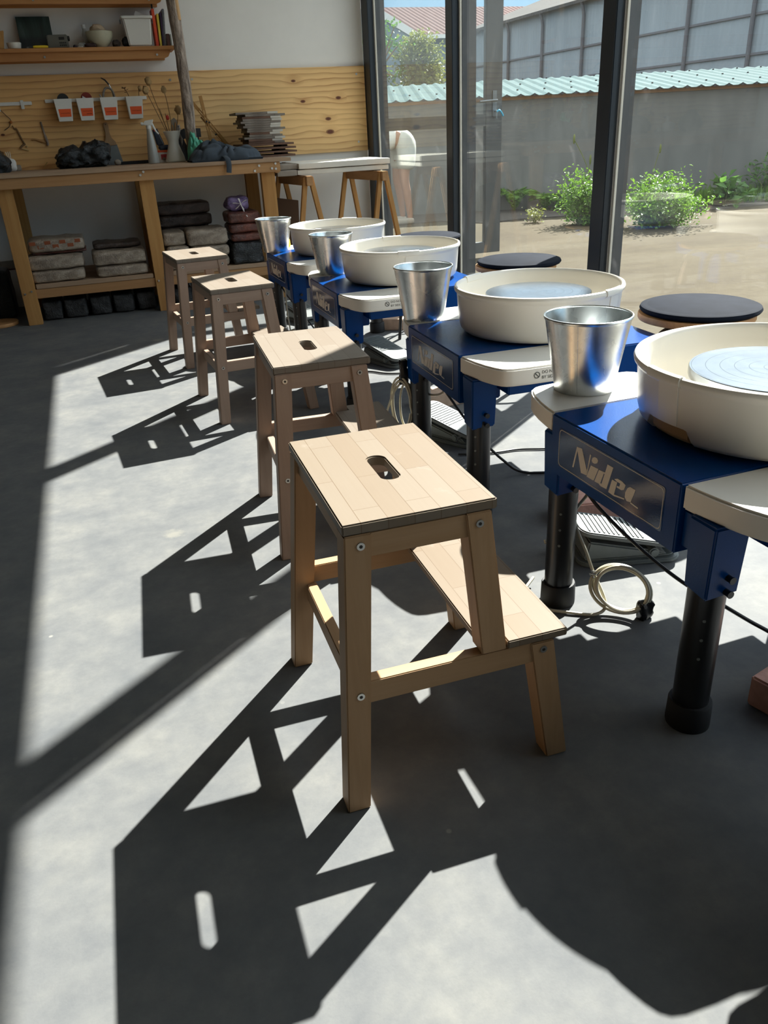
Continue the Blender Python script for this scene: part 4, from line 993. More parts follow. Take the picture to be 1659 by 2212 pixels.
book('tall orange red folder standing right of the white bin', .6145, .017, .205, .12, S(214, 74, 36), 0, name='folder')
bh = B().box(-.004, .004, 0, .02, 0, .13).build('black_ruler', m['black']); bh.location = (.618, 6.0, SZ + .206); on(bh, 'thin black ruler rising behind the orange red folder', 'ruler')
book('yellow notebook between the red folder and the purple one', .635, .013, .178, .12, S(226, 202, 74), 1.5)
book('dark purple thin notebook left of the spiral notebook', .651, .010, .188, .12, S(64, 46, 74), 3)
book('grey notebook with a white wire spiral on the shelf', .660, .012, .205, .12, S(116, 118, 122), 5, spiral=True)
book('small dark brown book at the right end of the shelf', .684, .020, .068, .09, S(78, 46, 36), 0, 5.945, 'small_book')
book('small grey book between the brown book and the bark pole', .701, .008, .066, .09, S(150, 150, 138), 0, 5.945, 'small_book')

# bark pole
pl = thing('bark_pole', 'rough bark covered pole standing on the bench, up past the shelves', 'pole', (.722, 5.80, BZ))
rng = random.Random(8); pts = []; rad = []
for i in range(46):
    z_ = i * 2.236 / 45; pts.append(Vector((.012 * math.sin(z_ * 3.1) - .004 * z_, .008 * math.sin(z_ * 2.3 + 1), z_))); rad.append(.035 + .004 * noise.noise(Vector((0, 0, z_ * 9))))
bk = B().tube(pts, rad, 22)
for v_ in bk.bm.verts:
    c_ = Vector((.012 * math.sin(v_.co.z * 3.1) - .004 * v_.co.z, .008 * math.sin(v_.co.z * 2.3 + 1), v_.co.z)); d_ = v_.co - c_
    v_.co = c_ + d_ * (1 + .16 * noise.noise(Vector((d_.x * 60, d_.y * 60, v_.co.z * 8))))
bk.build('bark', m['bark'], pl, smooth=60)
B().tube([p + Vector((.019, -.017, 0)) for p in pts[16:46]], [.0165 + .004 * noise.noise(p * 11) for p in pts[16:46]], 10).build('bare_wood', m['barepole'], pl, smooth=60)

# rails with hanging cups
def rail(label, x0, x1, z):
    t = thing('tool_rail', label, 'rail', (x0, 6.078, z))
    B().box(0, x1 - x0, 0, .009, -.010, .010).build('bar', m['white'], t, bevel=.002); return t
rail('white tool rail carrying four hanging cups', -.130, .505, 1.255)
r2 = rail('white tool rail with a hook at the left edge', -.75, -.210, 1.248)
hk = B().box(-.010, .010, -.006, .0, -.034, .016).box(-.010, .010, -.022, -.006, -.034, -.028).build('rail_hook', m['white'], bevel=.002); hk.location = (-.268, 6.078, 1.25); on(hk, 'white hook on the left tool rail', 'hook', None)
hk2 = B().box(-.010, .010, -.006, .0, -.044, .016).box(-.010, .010, -.022, -.006, -.044, -.038).build('rail_hook', m['white'], bevel=.002); hk2.location = (-.412, 6.078, 1.25); on(hk2, 'white hook at the left edge of the photo on the left rail', 'hook')
def cup(label, xc, xb, w_, h, seed, two):
    """xc, xb: middle of the mouth and of the foot"""
    t = thing('hanging_cup', label, 'cup', (xc, 6.03, 1.262), 0, 'hanging cups on the tool rail')
    d_ = xb - xc; w2 = w_ * .78; g = .045; g2 = .036
    poly_t = [(-w_ / 2, -g), (w_ / 2, -g), (w_ / 2, g), (-w_ / 2, g)]
    def sh_(i0, z0, i1, z1):
        return [(d_ * i0 + x, y, z0) for x, y in ((-w2 / 2 * i0 - w_ / 2 * (1 - i0), -g2 * i0 - g * (1 - i0)), (w2 / 2 * i0 + w_ / 2 * (1 - i0), -g2 * i0 - g * (1 - i0)), (w2 / 2 * i0 + w_ / 2 * (1 - i0), g), (-w2 / 2 * i0 - w_ / 2 * (1 - i0), g))]
    b = B(); T_ = .0025
    o0 = sh_(1, -h, 0, 0); o1 = sh_(0, 0, 0, 0)
    v0 = [b.v(p) for p in o0]; v1 = [b.v(p) for p in o1]
    ins = lambda q, z: [((p[0] - sum(r[0] for r in q) / 4) * .93 + sum(r[0] for r in q) / 4, (p[1] - sum(r[1] for r in q) / 4) * .92 + sum(r[1] for r in q) / 4, z) for p in q]
    w0 = [b.v(p) for p in ins(o0, -h + T_)]; w1 = [b.v(p) for p in ins(o1, 0)]
    b.bm.faces.new(v0[::-1]); b.bm.faces.new(w0)
    for i in range(4):
        j = (i + 1) % 4
        b.bm.faces.new((v0[i], v0[j], v1[j], v1[i])); b.bm.faces.new((w0[j], w0[i], w1[i], w1[j])); b.bm.faces.new((v1[i], v1[j], w1[j], w1[i]))
    b.build('cup_body', m['white'], t, bevel=.0022)
    f0, f1 = .45, .80
    lb = B(); q = []
    for f, s_ in ((f1, 1), (f0, 1)):
        ww = w_ * (1 - f) + w2 * f; yy = -(g * (1 - f) + g2 * f)
        q += [(d_ * f - ww * .36, yy - .0009, -h * f), (d_ * f + ww * .42, yy - .0009, -h * f), (d_ * f + ww * .42, yy + .001, -h * f), (d_ * f - ww * .36, yy + .001, -h * f)]
    lab = lb.hexa(q).build('orange_label', m['orange'], t, smooth=0)
    rng = random.Random(seed); sc = B()
    for ln in range(2 if two else 1):
        f = .58 + .12 * ln if two else .64; ww = w_ * (1 - f) + w2 * f; yy = -(g * (1 - f) + g2 * f) - .0012
        n_ = 26; a = -.26 if ln == 0 else -.02; e_ = .34
        sc.tube([(d_ * f + ww * (a + (e_ - a) * i / n_), yy, -h * f + .0042 * math.sin(i * 2.2 + rng.uniform(-.7, .7)) * rng.uniform(.4, 1)) for i in range(n_ + 1)], .0007, 4)
    sc.build('handwriting', m['ink'], lab, smooth=0)
    return t
CUPS = [(-.022, -.025, .108, .128, 'leftmost hanging cup with an orange label, a dark rib standing in it'), (.112, .109, .106, .128, 'second hanging cup from the left, a red rib standing in it'),
        (.258, .254, .108, .130, 'third hanging cup from the left, a pale loop handle standing in it'), (.418, .414, .106, .130, 'rightmost hanging cup on the rail, dry sprigs standing in it')]
for i, (a, b_, w_, h, lb) in enumerate(CUPS): cup(lb, a, b_, w_, h, i + 1, i == 1)
def halfdisc(r_, a0, a1, n=16): return [(r_ * math.cos(R(a0 + (a1 - a0) * i / n)), r_ * math.sin(R(a0 + (a1 - a0) * i / n))) for i in range(n + 1)]
o = B().prism(halfdisc(.036, 20, 200) + [(-.02, -.05), (.03, -.05)], -.0025, .0025, XZ).build('pottery_rib', m['radio_dark'], bevel=.001); o.location = (-.018, 6.028, 1.258); on(o, 'dark half round rib in the leftmost hanging cup', 'tool')
o = B().prism(halfdisc(.034, 0, 180) + [(-.022, -.05), (.022, -.05)], -.003, .003, XZ).build('pottery_rib', plain('red_rib', S(128, 34, 24), .4), bevel=.001); o.location = (.125, 6.028, 1.262); on(o, 'dark red rounded rib in the second hanging cup', 'tool')
o = B().prism([(-.02, 0), (.03, -.012), (-.016, .018)], -.001, .001, XZ).build('white_scraper', m['white']); o.location = (.118, 6.015, 1.258); on(o, 'small white scraper corner in the second hanging cup', 'tool')
o = B().tube(smooth_path([(-.036, 0, -.05), (-.036, 0, .01), (-.022, 0, .05), (0, 0, .062), (.024, 0, .048), (.034, 0, .008), (.03, 0, -.05)], 6), .0075, 8, flat=.8).build('loop_tool', m['scrapwood']); o.location = (.265, 6.03, 1.255); on(o, 'pale bent loop handle in the third hanging cup', 'tool')
lt_ = thing('loop_tool', 'black handled loop tool standing tall in the third hanging cup', 'tool', (.29, 6.04, 1.20))
B().tube([(.012, 0, .0), (-.002, 0, .11), (-.012, 0, .135)], .004, 8).build('ferrule', m['zinc'], lt_); B().tube([(-.012, 0, .135), (-.032, 0, .162), (-.055, 0, .175)], [.005, .005, .003], 8).build('handle', m['black'], lt_)
o = B().tube([(0, 0, 0), (-.026, 0, .075)], .003, 8).build('needle_tool', m['steel']); o.location = (.235, 6.02, 1.205); on(o, 'thin steel needle tool at the left of the third hanging cup', 'tool')
def sprig(label, loc, pts, seed, head=None, name='dry_sprig'):
    rng = random.Random(seed); t = thing(name, label, 'dried plant', loc)
    pa = smooth_path(pts, 6); B().tube(pa, .0022, 6).build('stem', m['twig'], t)
    if head:
        b = B().ball(pa[-1], (head, head * .9, head * 1.15), 2, .35, seed, 3)
        b.lathe([(0, head * 1.0), (head * .55, head * 1.1), (head * .6, head * 1.25), (0, head * 1.2)], 8, T(pa[-1].x, pa[-1].y, pa[-1].z))
        b.build('seed_head', m['poppy'], t)
    else:
        b = B()
        for i in range(7): leaf(b, pa[min(len(pa) - 1, 8 + i)], Vector((rng.uniform(-1, 1), rng.uniform(-.5, .5), rng.uniform(-.4, .8))), .022, .013, rng)
        b.build('dry_leaf', m['twig'], t, smooth=0)
    return t
sprig('dark dry sprig leaning left in the rightmost hanging cup', (.40, 6.03, 1.20), [(0, 0, 0), (-.012, 0, .07), (-.028, 0, .105), (-.045, 0, .12)], 3)
sprig('tan dry seed head at the right of the rightmost hanging cup', (.452, 6.03, 1.19), [(0, 0, 0), (.003, 0, .09), (.015, 0, .115)], 4, .014)
# things hanging on the left of the panel
o = B().tube(smooth_path([(0, 0, 0), (.028, 0, -.035), (.05, 0, -.062), (.044, 0, -.085), (.03, 0, -.105), (0, 0, -.122)], 6), .0018, 6).build('bent_wire', m['shade']); o.location = (-.408, 6.083, 1.222); on(o, 'bent black wire hanging from the left edge of the rail', 'wire')
o = B().ball((0, 0, 0), (.010, .006, .009), 2, .2, 2).build('wooden_bead', plain('orange_bead', S(176, 104, 40), .5)); o.location = (-.358, 6.08, 1.145); on(o, 'small orange brown bead on the bent wire', 'bead')
o = B().tube(smooth_path([(-.02, 0, .09), (-.012, 0, .072), (.0, 0, .07), (.012, 0, .03), (.022, 0, .0), (.03, 0, -.02), (.03, 0, -.02), (.01, 0, -.03), (-.004, 0, -.045)], 4), [.003] * 4 + [.005] * 20 + [.006] * 9, 7).build('twig_hook', m['twig']); o.location = (-.335, 6.083, 1.035); on(o, 'forked brown twig hanging on the panel below the left rail', 'twig')
o = B().tube(smooth_path([(-.006, 0, .065), (-.002, 0, .03), (.004, 0, -.02), (.010, 0, -.055), (.006, 0, -.075)], 5), [.0055] * 10 + [.008] * 11, 8).build('bark_stick', m['bark']); o.location = (-.176, 6.083, 1.075); on(o, 'short bark stick hung upright on the panel', 'twig')
o = B().tube(smooth_path([(.05, 0, -.01), (.02, 0, 0), (-.01, 0, .012), (-.03, 0, .01)], 5), .0055, 7).build('curled_peel', plain('tan_peel', S(172, 124, 74), .8)); o.location = (-.228, 6.083, 1.028); on(o, 'curled tan peel pinned left of the bark stick', 'twig')
o = B().tube([(0, 0, 0), (.030, 0, .035)], .003, 7).build('straw_stick', plain('straw', S(196, 158, 96), .8)); o.location = (-.222, 6.05, BZ + .006); on(o, 'thin straw coloured stick leaning at the bench back', 'stick')
o = B().tube([(-.03, 0, .008), (.026, 0, -.008)], .003, 7).ball((.018, 0, .016), .006, 2).build('pinned_stem', plain('pale_stem', S(190, 162, 110), .8)); o.location = (-.315, 6.084, .985); on(o, 'pale stem pinned low on the panel at the left', 'twig')

# things on the bench, left to right
o = B().ball((0, 0, 0), (.095, .085, .088), 4, .22, 4, 2.6)
for v_ in o.bm.verts:
    if v_.co.z > 0: v_.co.x *= 1 - v_.co.z * 5.5; v_.co.z *= 1.12
    else: v_.co.z = max(v_.co.z, -.055)
o = o.build('plastic_bag', m['blackbag']); o.location = (-.487, 5.80, BZ + .0555); on(o, 'black plastic bag of clay at the left edge of the bench', 'bag')
tw = thing('tied_bundle', 'white tied plastic bundle behind the left black bag', 'bundle', (-.425, 5.99, BZ))
B().soft(-.05, .05, -.03, .03, 0, .07, .025, .006, 3, 7, 20).build('bundle_body', m['paper'], tw)
for i in range(3): B().tube([(.01 + .006 * i, 0, .06), (.0 + .012 * i, 0, .115)], .002, 6).build('tie_end', m['white'], tw)
o = block('grey_block', 'small pale grey block beside the left black bag', 'block', -.378, 6.03, BZ, .045, .05, .035, 0, m['slab_grey'])
o = B().soft(-.172, .160, -.085, .085, 0, .116, .05, .026, 11, 21, 19)
for v_ in o.bm.verts: v_.co.z *= 1 + .25 * math.sin(v_.co.x * 7 + .5) + .12 * noise.noise(Vector((v_.co.x * 25, v_.co.y * 12, 3)))
o = o.build('wrapped_lump', m['blackbag'], smooth=60); o.location = (.040, 5.88, BZ); on(o, 'large crumpled black plastic bundle in the middle of the bench', 'bundle')
pb_ = thing('wide_scraper', 'wide wooden handled scraper leaning on the panel behind the black bundle', 'scraper', (.226, 6.055, BZ)); pb_.rotation_euler = (R(-6), R(-3), 0)
hd = [(-.040, .118), (-.036, .140), (-.018, .165), (-.013, .20), (-.016, .235), (-.012, .258), (.012, .258), (.016, .235), (.013, .20), (.018, .165), (.038, .140), (.042, .118)]
B().prism(hd, -.008, .008, XZ).build('handle', m['oak_z'], pb_, bevel=.003)
B().prism([(-.052, 0), (.060, 0), (.044, .122), (-.042, .122)], -.0015, .0015, XZ).build('blade', m['steel'], pb_)
B().cyl((0, -.009, .246), (0, -.004, .246), .0035, n=8).build('hanging_hole', m['radio_dark'], pb_)
o = B().box(-.105, .115, -.05, .05, 0, .012).box(-.105, .115, -.05, -.044, .012, .018).box(-.105, .115, .044, .05, .012, .018).build('black_tray', m['black'], bevel=.002); o.location = (.355, 6.02, BZ); on(o, 'shallow black tray behind the spray bottle', 'tray')
o = B().ball((0, 0, 0), (.022, .02, .018), 3, .1, 6).build('round_stone', m['slab_grey']); o.location = (.243, 5.95, BZ + .017); on(o, 'small round grey stone before the wide scraper', 'stone')
sb_ = thing('spray_bottle', 'tall translucent white spray bottle on the bench', 'bottle', (.468, 5.84, BZ), R(170))
B().lathe([(0, 0), (.034, 0), (.037, .004), (.036, .03), (.027, .12), (.016, .195), (.014, .21), (0, .21)], 32).build('bottle_body', m['frost'], sb_)
B().lathe([(.0145, .200), (.017, .203), (.017, .225), (0, .226)], 24).hexa([(-.020, -.010, .222), (.038, -.010, .228), (.038, .010, .228), (-.020, .010, .222), (-.036, -.009, .258), (.018, -.009, .252), (.018, .009, .252), (-.036, .009, .258)]).cyl((.030, 0, .236), (.046, 0, .234), .010, n=14).build('spray_head', m['white'], sb_, bevel=.003)
B().tube(smooth_path([(-.022, 0, .238), (-.030, 0, .215), (-.044, 0, .185), (-.056, 0, .172)], 5), [.007] * 8 + [.005] * 8, 8).build('trigger', m['white'], sb_)
s2 = thing('blue_drill_grip', 'dark blue grip of a tool with a red button behind the spray bottle', 'tool', (.525, 5.965, BZ))
B().hexa([(-.012, -.018, .10), (.040, -.018, .10), (.040, .018, .10), (-.012, .018, .10), (-.030, -.014, .205), (.002, -.014, .212), (.002, .014, .212), (-.030, .014, .205)]).box(-.005, .075, -.03, .03, .075, .105).build('grip', plain('navy_plastic', S(30, 44, 66), .35), s2, bevel=.008, seg=3)
B().cyl((-.012, -.02, .196), (-.012, .02, .20), .009, n=12).build('button', plain('red_plastic', S(196, 44, 34), .4), s2)
o = thing('printed_box', 'small white and red printed carton behind the vase', 'box', (.545, 5.96, BZ))
B().box(-.05, .05, -.03, .03, 0, .062).build('carton', m['paper'], o, bevel=.001); B().box(-.05, .05, -.031, .031, .062, .074).build('lid', m['orange'], o, bevel=.001)
B().box(-.02, .045, -.0312, -.03, .018, .05).build('red_print', plain('carton_red', S(186, 60, 66), .6), o); B().box(-.012, .008, -.0318, -.031, .014, .03).build('grey_print', m['slab_grey'], o)
va = thing('vase', 'waisted cream ceramic vase holding dried poppies on the bench', 'vase', (.612, 5.87, BZ))
B().lathe([(0, 0), (.060, 0), (.064, .006), (.058, .035), (.044, .075), (.034, .108), (.036, .130), (.050, .168), (.056, .184), (.053, .186), (.046, .166), (.032, .130), (.030, .108), (.040, .06), (0, .02)], 48).build('vase_body', m['vase'], va)
V0 = (.612, 5.87, BZ + .10)
PO = [('tallest dried poppy in the vase, its grey head highest', [(0, 0, 0), (-.03, .01, .11), (-.075, .02, .27), (-.098, .02, .375)], .021), ('dried poppy with a split brown head, left of the vase', [(-.005, 0, 0), (-.04, 0, .10), (-.09, .0, .235), (-.125, .0, .325)], .021),
      ('dried poppy standing nearly upright in the vase', [(.0, 0, 0), (.005, 0, .10), (.0, 0, .24), (-.012, .0, .325)], .018), ('pale flat seed head at the right of the vase', [(.01, 0, 0), (.03, 0, .09), (.05, 0, .15), (.058, 0, .205)], .022)]
for i, (lb, pp, hd) in enumerate(PO): sprig(lb, V0, pp, 20 + i, hd, 'dried_poppy')
for i, (dx, l_, lb) in enumerate(((-.028, .22, 'bare dark stem left in the vase'), (-.012, .19, 'thin brown stem leaning in the vase'), (.020, .135, 'short pale modelling stick in the vase'), (.002, .12, 'tan round ended modelling stick in the vase'))):
    o = B().tube([(0, 0, 0), (dx * 1.6, .004 * i, l_)], [.003, .004 if i > 1 else .002], 7).build('modelling_stick', m['twig'] if i < 2 else m['deal_z']); o.location = (V0[0] + .006 * i - .01, V0[1] + .01, V0[2]); on(o, lb, 'stick')
o = B().prism([(-.016, 0), (.016, 0), (.024, .06), (.018, .115), (0, .13), (-.018, .115), (-.024, .06)], -.002, .002, XZ).build('grey_rib', m['slab_grey'], bevel=.001); o.location = (.628, 5.895, BZ + .135); o.rotation_euler = (0, R(6), 0); on(o, 'long grey rounded rib standing in the vase', 'tool')
o = B().ball((0, 0, 0), (.012, .009, .016), 2, .2, 1).build('red_knob', plain('knob_red', S(190, 54, 40), .4)); o.location = (.600, 5.88, BZ + .265); on(o, 'small red knob of a tool in the vase', 'tool')
o = B().hexa([(-.030, -.005, 0), (.045, -.005, 0), (.045, .005, 0), (-.030, .005, 0), (-.050, -.005, .155), (-.018, -.005, .165), (-.018, .005, .165), (-.050, .005, .155)]).build('dark_trowel', m['shade'], bevel=.002); o.location = (.700, 5.965, BZ); o.rotation_euler = (R(-5), 0, 0); on(o, 'dark trowel blade leaning behind the vase', 'trowel')
o = thing('grey_handle_tool', 'grey handled tool leaning right behind the vase', 'tool', (.672, 5.98, BZ)); B().tube([(0, 0, .0), (.008, 0, .14), (-.006, 0, .22)], [.012, .012, .016], 10).build('handle', m['scrapwood'], o); B().cyl((-.006, -.018, .21), (-.006, -.012, .21), .006, n=10).build('hanging_hole', m['shade'], o)
# can with dark tools and wooden calipers
cn = B().lathe([(0, 0), (.044, 0), (.044, .125), (.041, .125), (.041, .006), (0, .006)], 36).build('olive_can', plain('olive_can', S(112, 108, 80), .5, var=.1)); cn.location = (.772, 5.93, BZ); on(cn, 'olive grey can holding tools, partly behind the green cloth', 'can')
c2 = B().lathe([(0, 0), (.036, 0), (.036, .115), (.033, .115), (.033, .006), (0, .006)], 32).build('glass_jar', plain('dusty_jar', S(150, 142, 118), .4)); c2.location = (.86, 5.96, BZ); on(c2, 'dusty jar right of the olive can, behind the cloth', 'jar')
for i, (dx, l_, a_, lb) in enumerate(((-.006, .19, -16, 'flat dark grey spatula in the olive can'), (.014, .175, 4, 'broad dark grey scraper in the olive can'), (-.03, .185, -38, 'dark spatula leaning far left from the olive can'))):
    o = B().box(-.005, .005, -.003, .003, 0, l_ * .75).box(-.02, .02, -.002, .002, l_ * .7, l_).build('spatula', m['shade'], bevel=.001); o.location = (.772 + dx * .6, 5.925, BZ + .02); o.rotation_euler = (0, R(a_ * .6), 0); on(o, lb, 'tool')
def slat(label, x, z, l_, a, w_=.022, y=5.975, tip=None):
    t = thing('wooden_caliper_arm', label, 'tool', (x, y, z)); t.rotation_euler = (0, R(a), 0)
    B().ring_prism([(w_ / 2, -l_ / 2), (w_ / 2, l_ / 2), (-w_ / 2, l_ / 2), (-w_ / 2, -l_ / 2)], [(.003, -l_ * .28), (.003, l_ * .18), (-.003, l_ * .18), (-.003, -l_ * .28)], -.004, .004, XZ).build('slat', m['deal_z'], t, bevel=.001)
    if tip: B().box(-w_ * .6, w_ * .6, -.005, .005, l_ / 2 - .05, l_ / 2 + .01).build('dark_tip', m['shade'], t, bevel=.002)
    B().cyl((0, -.010, -.02), (0, .004, -.02), .006, n=10).build('wing_screw', m['shade'], t)
    return t
slat('upright slotted wooden caliper arm behind the cloth', .858, 1.115, .27, -7)
slat('slanting slotted wooden caliper arm with a dark tip, crossing the upright one', .868, 1.105, .40, -37, .020, 5.992, True)
slat('thin slanting wooden strip right of the upright caliper arm', .905, 1.03, .24, -38, .011, 6.004)
# cloths
def clothmound(name, label, cat, loc, lx, ly, h, seed, mat, fr=9.0, tail=None):
    b = B(); n_ = 60; m_ = 26; top = []
    for j in range(m_ + 1):
        row = []
        for i in range(n_ + 1):
            u, v = i / n_ * 2 - 1, j / m_ * 2 - 1
            ed = max(0, 1 - (abs(u) ** 3 + abs(v) ** 3))
            fold = abs(math.sin(u * fr + 2.2 * noise.noise(Vector((u * 1.7, v * 1.7, seed))) * 2.2 + v * 2.1)) ** .7
            big = .55 + .5 * noise.noise(Vector((u * 1.5 + seed, v * 1.2, seed * 2)))
            z = h * ed ** .45 * (big * .72 + .34 * fold * ed ** .3) + .012
            row.append(b.v((u * lx * (1 + .06 * noise.noise(Vector((v * 3, seed, 1)))), v * ly, max(.003, z))))
        top.append(row)
    bot = [[b.v((w_.co.x * .97, w_.co.y * .97, 0)) for w_ in row] for row in top]
    for j in range(m_):
        for i in range(n_):
            b.bm.faces.new((top[j][i], top[j][i + 1], top[j + 1][i + 1], top[j + 1][i])); b.bm.faces.new((bot[j][i], bot[j + 1][i], bot[j + 1][i + 1], bot[j][i + 1]))
    for i in range(n_):
        b.bm.faces.new((top[0][i], bot[0][i], bot[0][i + 1], top[0][i + 1])); b.bm.faces.new((top[m_][i], top[m_][i + 1], bot[m_][i + 1], bot[m_][i]))
    for j in range(m_):
        b.bm.faces.new((top[j][0], top[j + 1][0], bot[j + 1][0], bot[j][0])); b.bm.faces.new((top[j][n_], bot[j][n_], bot[j + 1][n_], top[j + 1][n_]))
    o = b.build(name, mat, smooth=70); o.location = loc; tag(o, label, cat); return o
ck = clothmound('dark_apron', 'heap of dark grey blue cloth with a strap hanging over the bench front', 'cloth', (.885, 5.55, BZ), .225, .135, .120, 3, m['denim'], 8)
st_ = B().tube(smooth_path([(-.02, -.11, .03), (-.02, -.18, .022), (-.018, -.224, .012), (-.016, -.236, -.02), (-.022, -.236, -.065)], 6), .016, 8, flat=.2).build('strap', m['denim'], ck)
gc_ = clothmound('green_towel', 'mint green towel bunched at the left end of the dark cloth', 'cloth', (.735, 5.70, BZ), .060, .075, .19, 7, m['mint'], 3.2)
# stacks of bats
m['mx'] = None
rng = random.Random(12)
z_ = BZ
for i, (x0, x1, th, mt) in enumerate(((1.03, 1.385, .012, 'bat_brown'), (1.01, 1.40, .011, 'bat_brown'), (.99, 1.395, .012, 'bat_brown'), (1.03, 1.38, .012, 'bat_brown'))):
    sp_h = .012
    if i:
        for xx in (1.06, 1.31):
            o = B().box(-.022, .022, -.12, .12, 0, sp_h).build('spacer_batten', m['bat_brown'], bevel=.001); o.location = (xx + rng.uniform(-.02, .03), 5.86, z_); on(o, 'short brown batten spacing the wide boards under the bat stack', 'batten', 'spacer battens between the wide boards')
        z_ += sp_h
    o = B().box(x0 - 1.2, x1 - 1.2, -.17, .17, 0, th).build('wide_board', m[mt], bevel=.001); o.location = (1.2, 5.86, z_); o.rotation_euler = (0, 0, R(rng.uniform(-1.5, 1.5)))
    on(o, ['lowest wide brown board of the stack on the bench', 'second lowest wide brown board of the stack', 'third wide brown board of the stack', 'topmost wide brown board, under the narrow bats'][i], 'board', 'wide boards under the bats'); z_ += th
names = ['lowest', 'second', 'third', 'fourth', 'fifth', 'sixth', 'seventh', 'eighth', 'ninth', 'tenth', 'eleventh', 'twelfth', 'thirteenth', 'topmost']
for i in range(14):
    th = .0135; x0 = 1.06 + rng.uniform(-.02, .03); x1 = 1.325 + rng.uniform(-.02, .02)
    if i in (0, 1, 2, 3, 4): x0 += .02
    if i == 13: x0, x1 = 1.02, 1.30
    t = thing('throwing_bat', '%s narrow bat of the stack on the bench, %s' % (names[i], 'counted from the bottom' if 0 < i < 13 else ('resting on the wide boards' if i == 0 else 'grey with a pale end')), 'board', (1.2, 5.86, z_), R(rng.uniform(-2, 2)), 'narrow bats stacked on the bench')
    dk = m['bat_brown'] if i in (0, 1, 4, 11) else m['scrapwood']
    B().box(x0 - 1.2, x1 - 1.2 - .07, -.13, .13, .0005, th).build('slab', dk, t, bevel=.001)
    B().box(x1 - 1.2 - .0695, x1 - 1.2, -.13, .13, .0005, th).build('pale_end', m['bat_white'] if i % 3 else m['scrapwood'], t, bevel=.001); z_ += th

# ------------------------------------------------------------------ clay under the bench
def clay(label, x0, x1, y0, y1, z0, z1, mt, seed, amp=.006, group='wrapped clay blocks on the low shelf', name='clay_block'):
    xm, ym = (x0 + x1) / 2, (y0 + y1) / 2
    o = B().soft(x0 - xm, x1 - xm, y0 - ym, y1 - ym, 0, z1 - z0, .022, amp, seed, 9, 16).build(name, m[mt], smooth=60); o.location = (xm, ym, z0)
    return tag(o, label, 'clay', group)
clay('bottom plastic wrapped clay block of the left stack', -.405, -.09, 5.41, 5.66, .237, .311, 'clay_a', 1)
clay('middle wrapped clay block of the left stack', -.415, -.082, 5.41, 5.66, .312, .398, 'clay_a', 2)
t = clay('top clay block of the left stack, wrapping printed with rust checks', -.385, -.062, 5.42, 5.67, .4145, .492, 'clay_a', 3)
clay('thin flattened clay slab under the checked block of the left stack', -.37, -.055, 5.46, 5.70, .3985, .4145, 'clay_c', 14, .002)
ck_ = B()
for i in range(7):
    for j in range(2):
        if (i + j) % 2: ck_.box(-.150 + i * .043, -.115 + i * .043, -.1268, -.1235, .024 + j * .022, .044 + j * .022)
ck_.build('check_print', plain('rust_print', S(140, 74, 40), .5, var=.2), t, smooth=0)
clay('bottom wrapped clay block of the stack beside the middle bench leg', -.018, .292, 5.40, 5.65, .237, .306, 'clay_a', 4)
clay('upper wrapped clay block of the stack beside the middle bench leg', -.030, .292, 5.40, 5.65, .307, .394, 'clay_a', 5)
clay('flat wrapped clay slab lying at the back of the middle stack', -.012, .275, 5.50, 5.72, .395, .432, 'clay_b', 6)
clay('bottom pale clay block right of the middle leg', .42, .57, 5.42, 5.66, .237, .310, 'clay_a', 7)
clay('second pale clay block right of the middle leg', .42, .565, 5.42, 5.66, .311, .384, 'clay_a', 8)
clay('top small pale clay block right of the middle leg', .41, .555, 5.43, 5.66, .385, .468, 'clay_a', 9)
clay('bottom clay block in the centre of the right bay', .578, .815, 5.41, 5.66, .237, .300, 'clay_a', 10)
clay('middle clay block in the centre of the right bay', .574, .822, 5.41, 5.66, .301, .371, 'clay_a', 11)
clay('upper grey clay block in the centre of the right bay', .560, .822, 5.41, 5.66, .372, .474, 'clay_a', 12)
for i_, (z0, z1) in enumerate(((.237, .312), (.313, .39), (.391, .470))):
    clay(['lowest hidden dark clay block at the back of the right bay', 'second dark clay block at the back of the right bay', 'third dark clay block at the back of the right bay'][i_], .42, .76, 5.69, 5.93, z0, z1, 'clay_b', 30 + i_)
clay('dark clay block second from the top at the back of the right bay', .425, .775, 5.69, 5.93, .471, .545, 'clay_b', 13)
clay('topmost dark brown clay block at the back of the right bay', .425, .77, 5.69, 5.93, .546, .622, 'clay_b', 15)
clay('black bagged clay block by the right bench leg', .838, 1.045, 5.40, 5.64, .237, .374, 'blackbag', 16, .014)
clay('lowest red brown clay block above the black bag', .845, 1.052, 5.41, 5.66, .375, .428, 'clay_c', 17)
clay('middle red brown clay block of the right stack', .838, 1.046, 5.41, 5.66, .429, .487, 'clay_c', 18)
clay('upper red brown clay block of the right stack', .838, 1.048, 5.41, 5.66, .488, .558, 'clay_c', 19)
pbn = thing('purple_bag', 'pale purple tied bag on top of the right clay stack', 'bag', (.925, 5.53, .5585))
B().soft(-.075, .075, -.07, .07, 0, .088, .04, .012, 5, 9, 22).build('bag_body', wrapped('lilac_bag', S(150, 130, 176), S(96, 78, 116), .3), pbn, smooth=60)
for i_ in range(5):
    a = R(40 + 62 * i_); B().tube(smooth_path([(.01, -.078, .045), (.01 + .03 * math.cos(a), -.084, .045 + .024 * math.sin(a)), (.01 + .052 * math.cos(a), -.080, .043 + .036 * math.sin(a))], 4), [.004] * 4 + [.007] * 5, 6, flat=.4).build('bow_tail', m['paper'], pbn)
B().tube(smooth_path([(.01, -.08, .045), (.022, -.085, .01), (.035, -.13, -.03)], 5), .005, 6, flat=.5).build('tie_string', m['paper'], pbn)
bx = [(-.388, -.268), (-.258, -.118), (-.102, .030), (.042, .174), (.190, .312), (.425, .555), (.57, .70), (.715, .845), (.86, .99)]
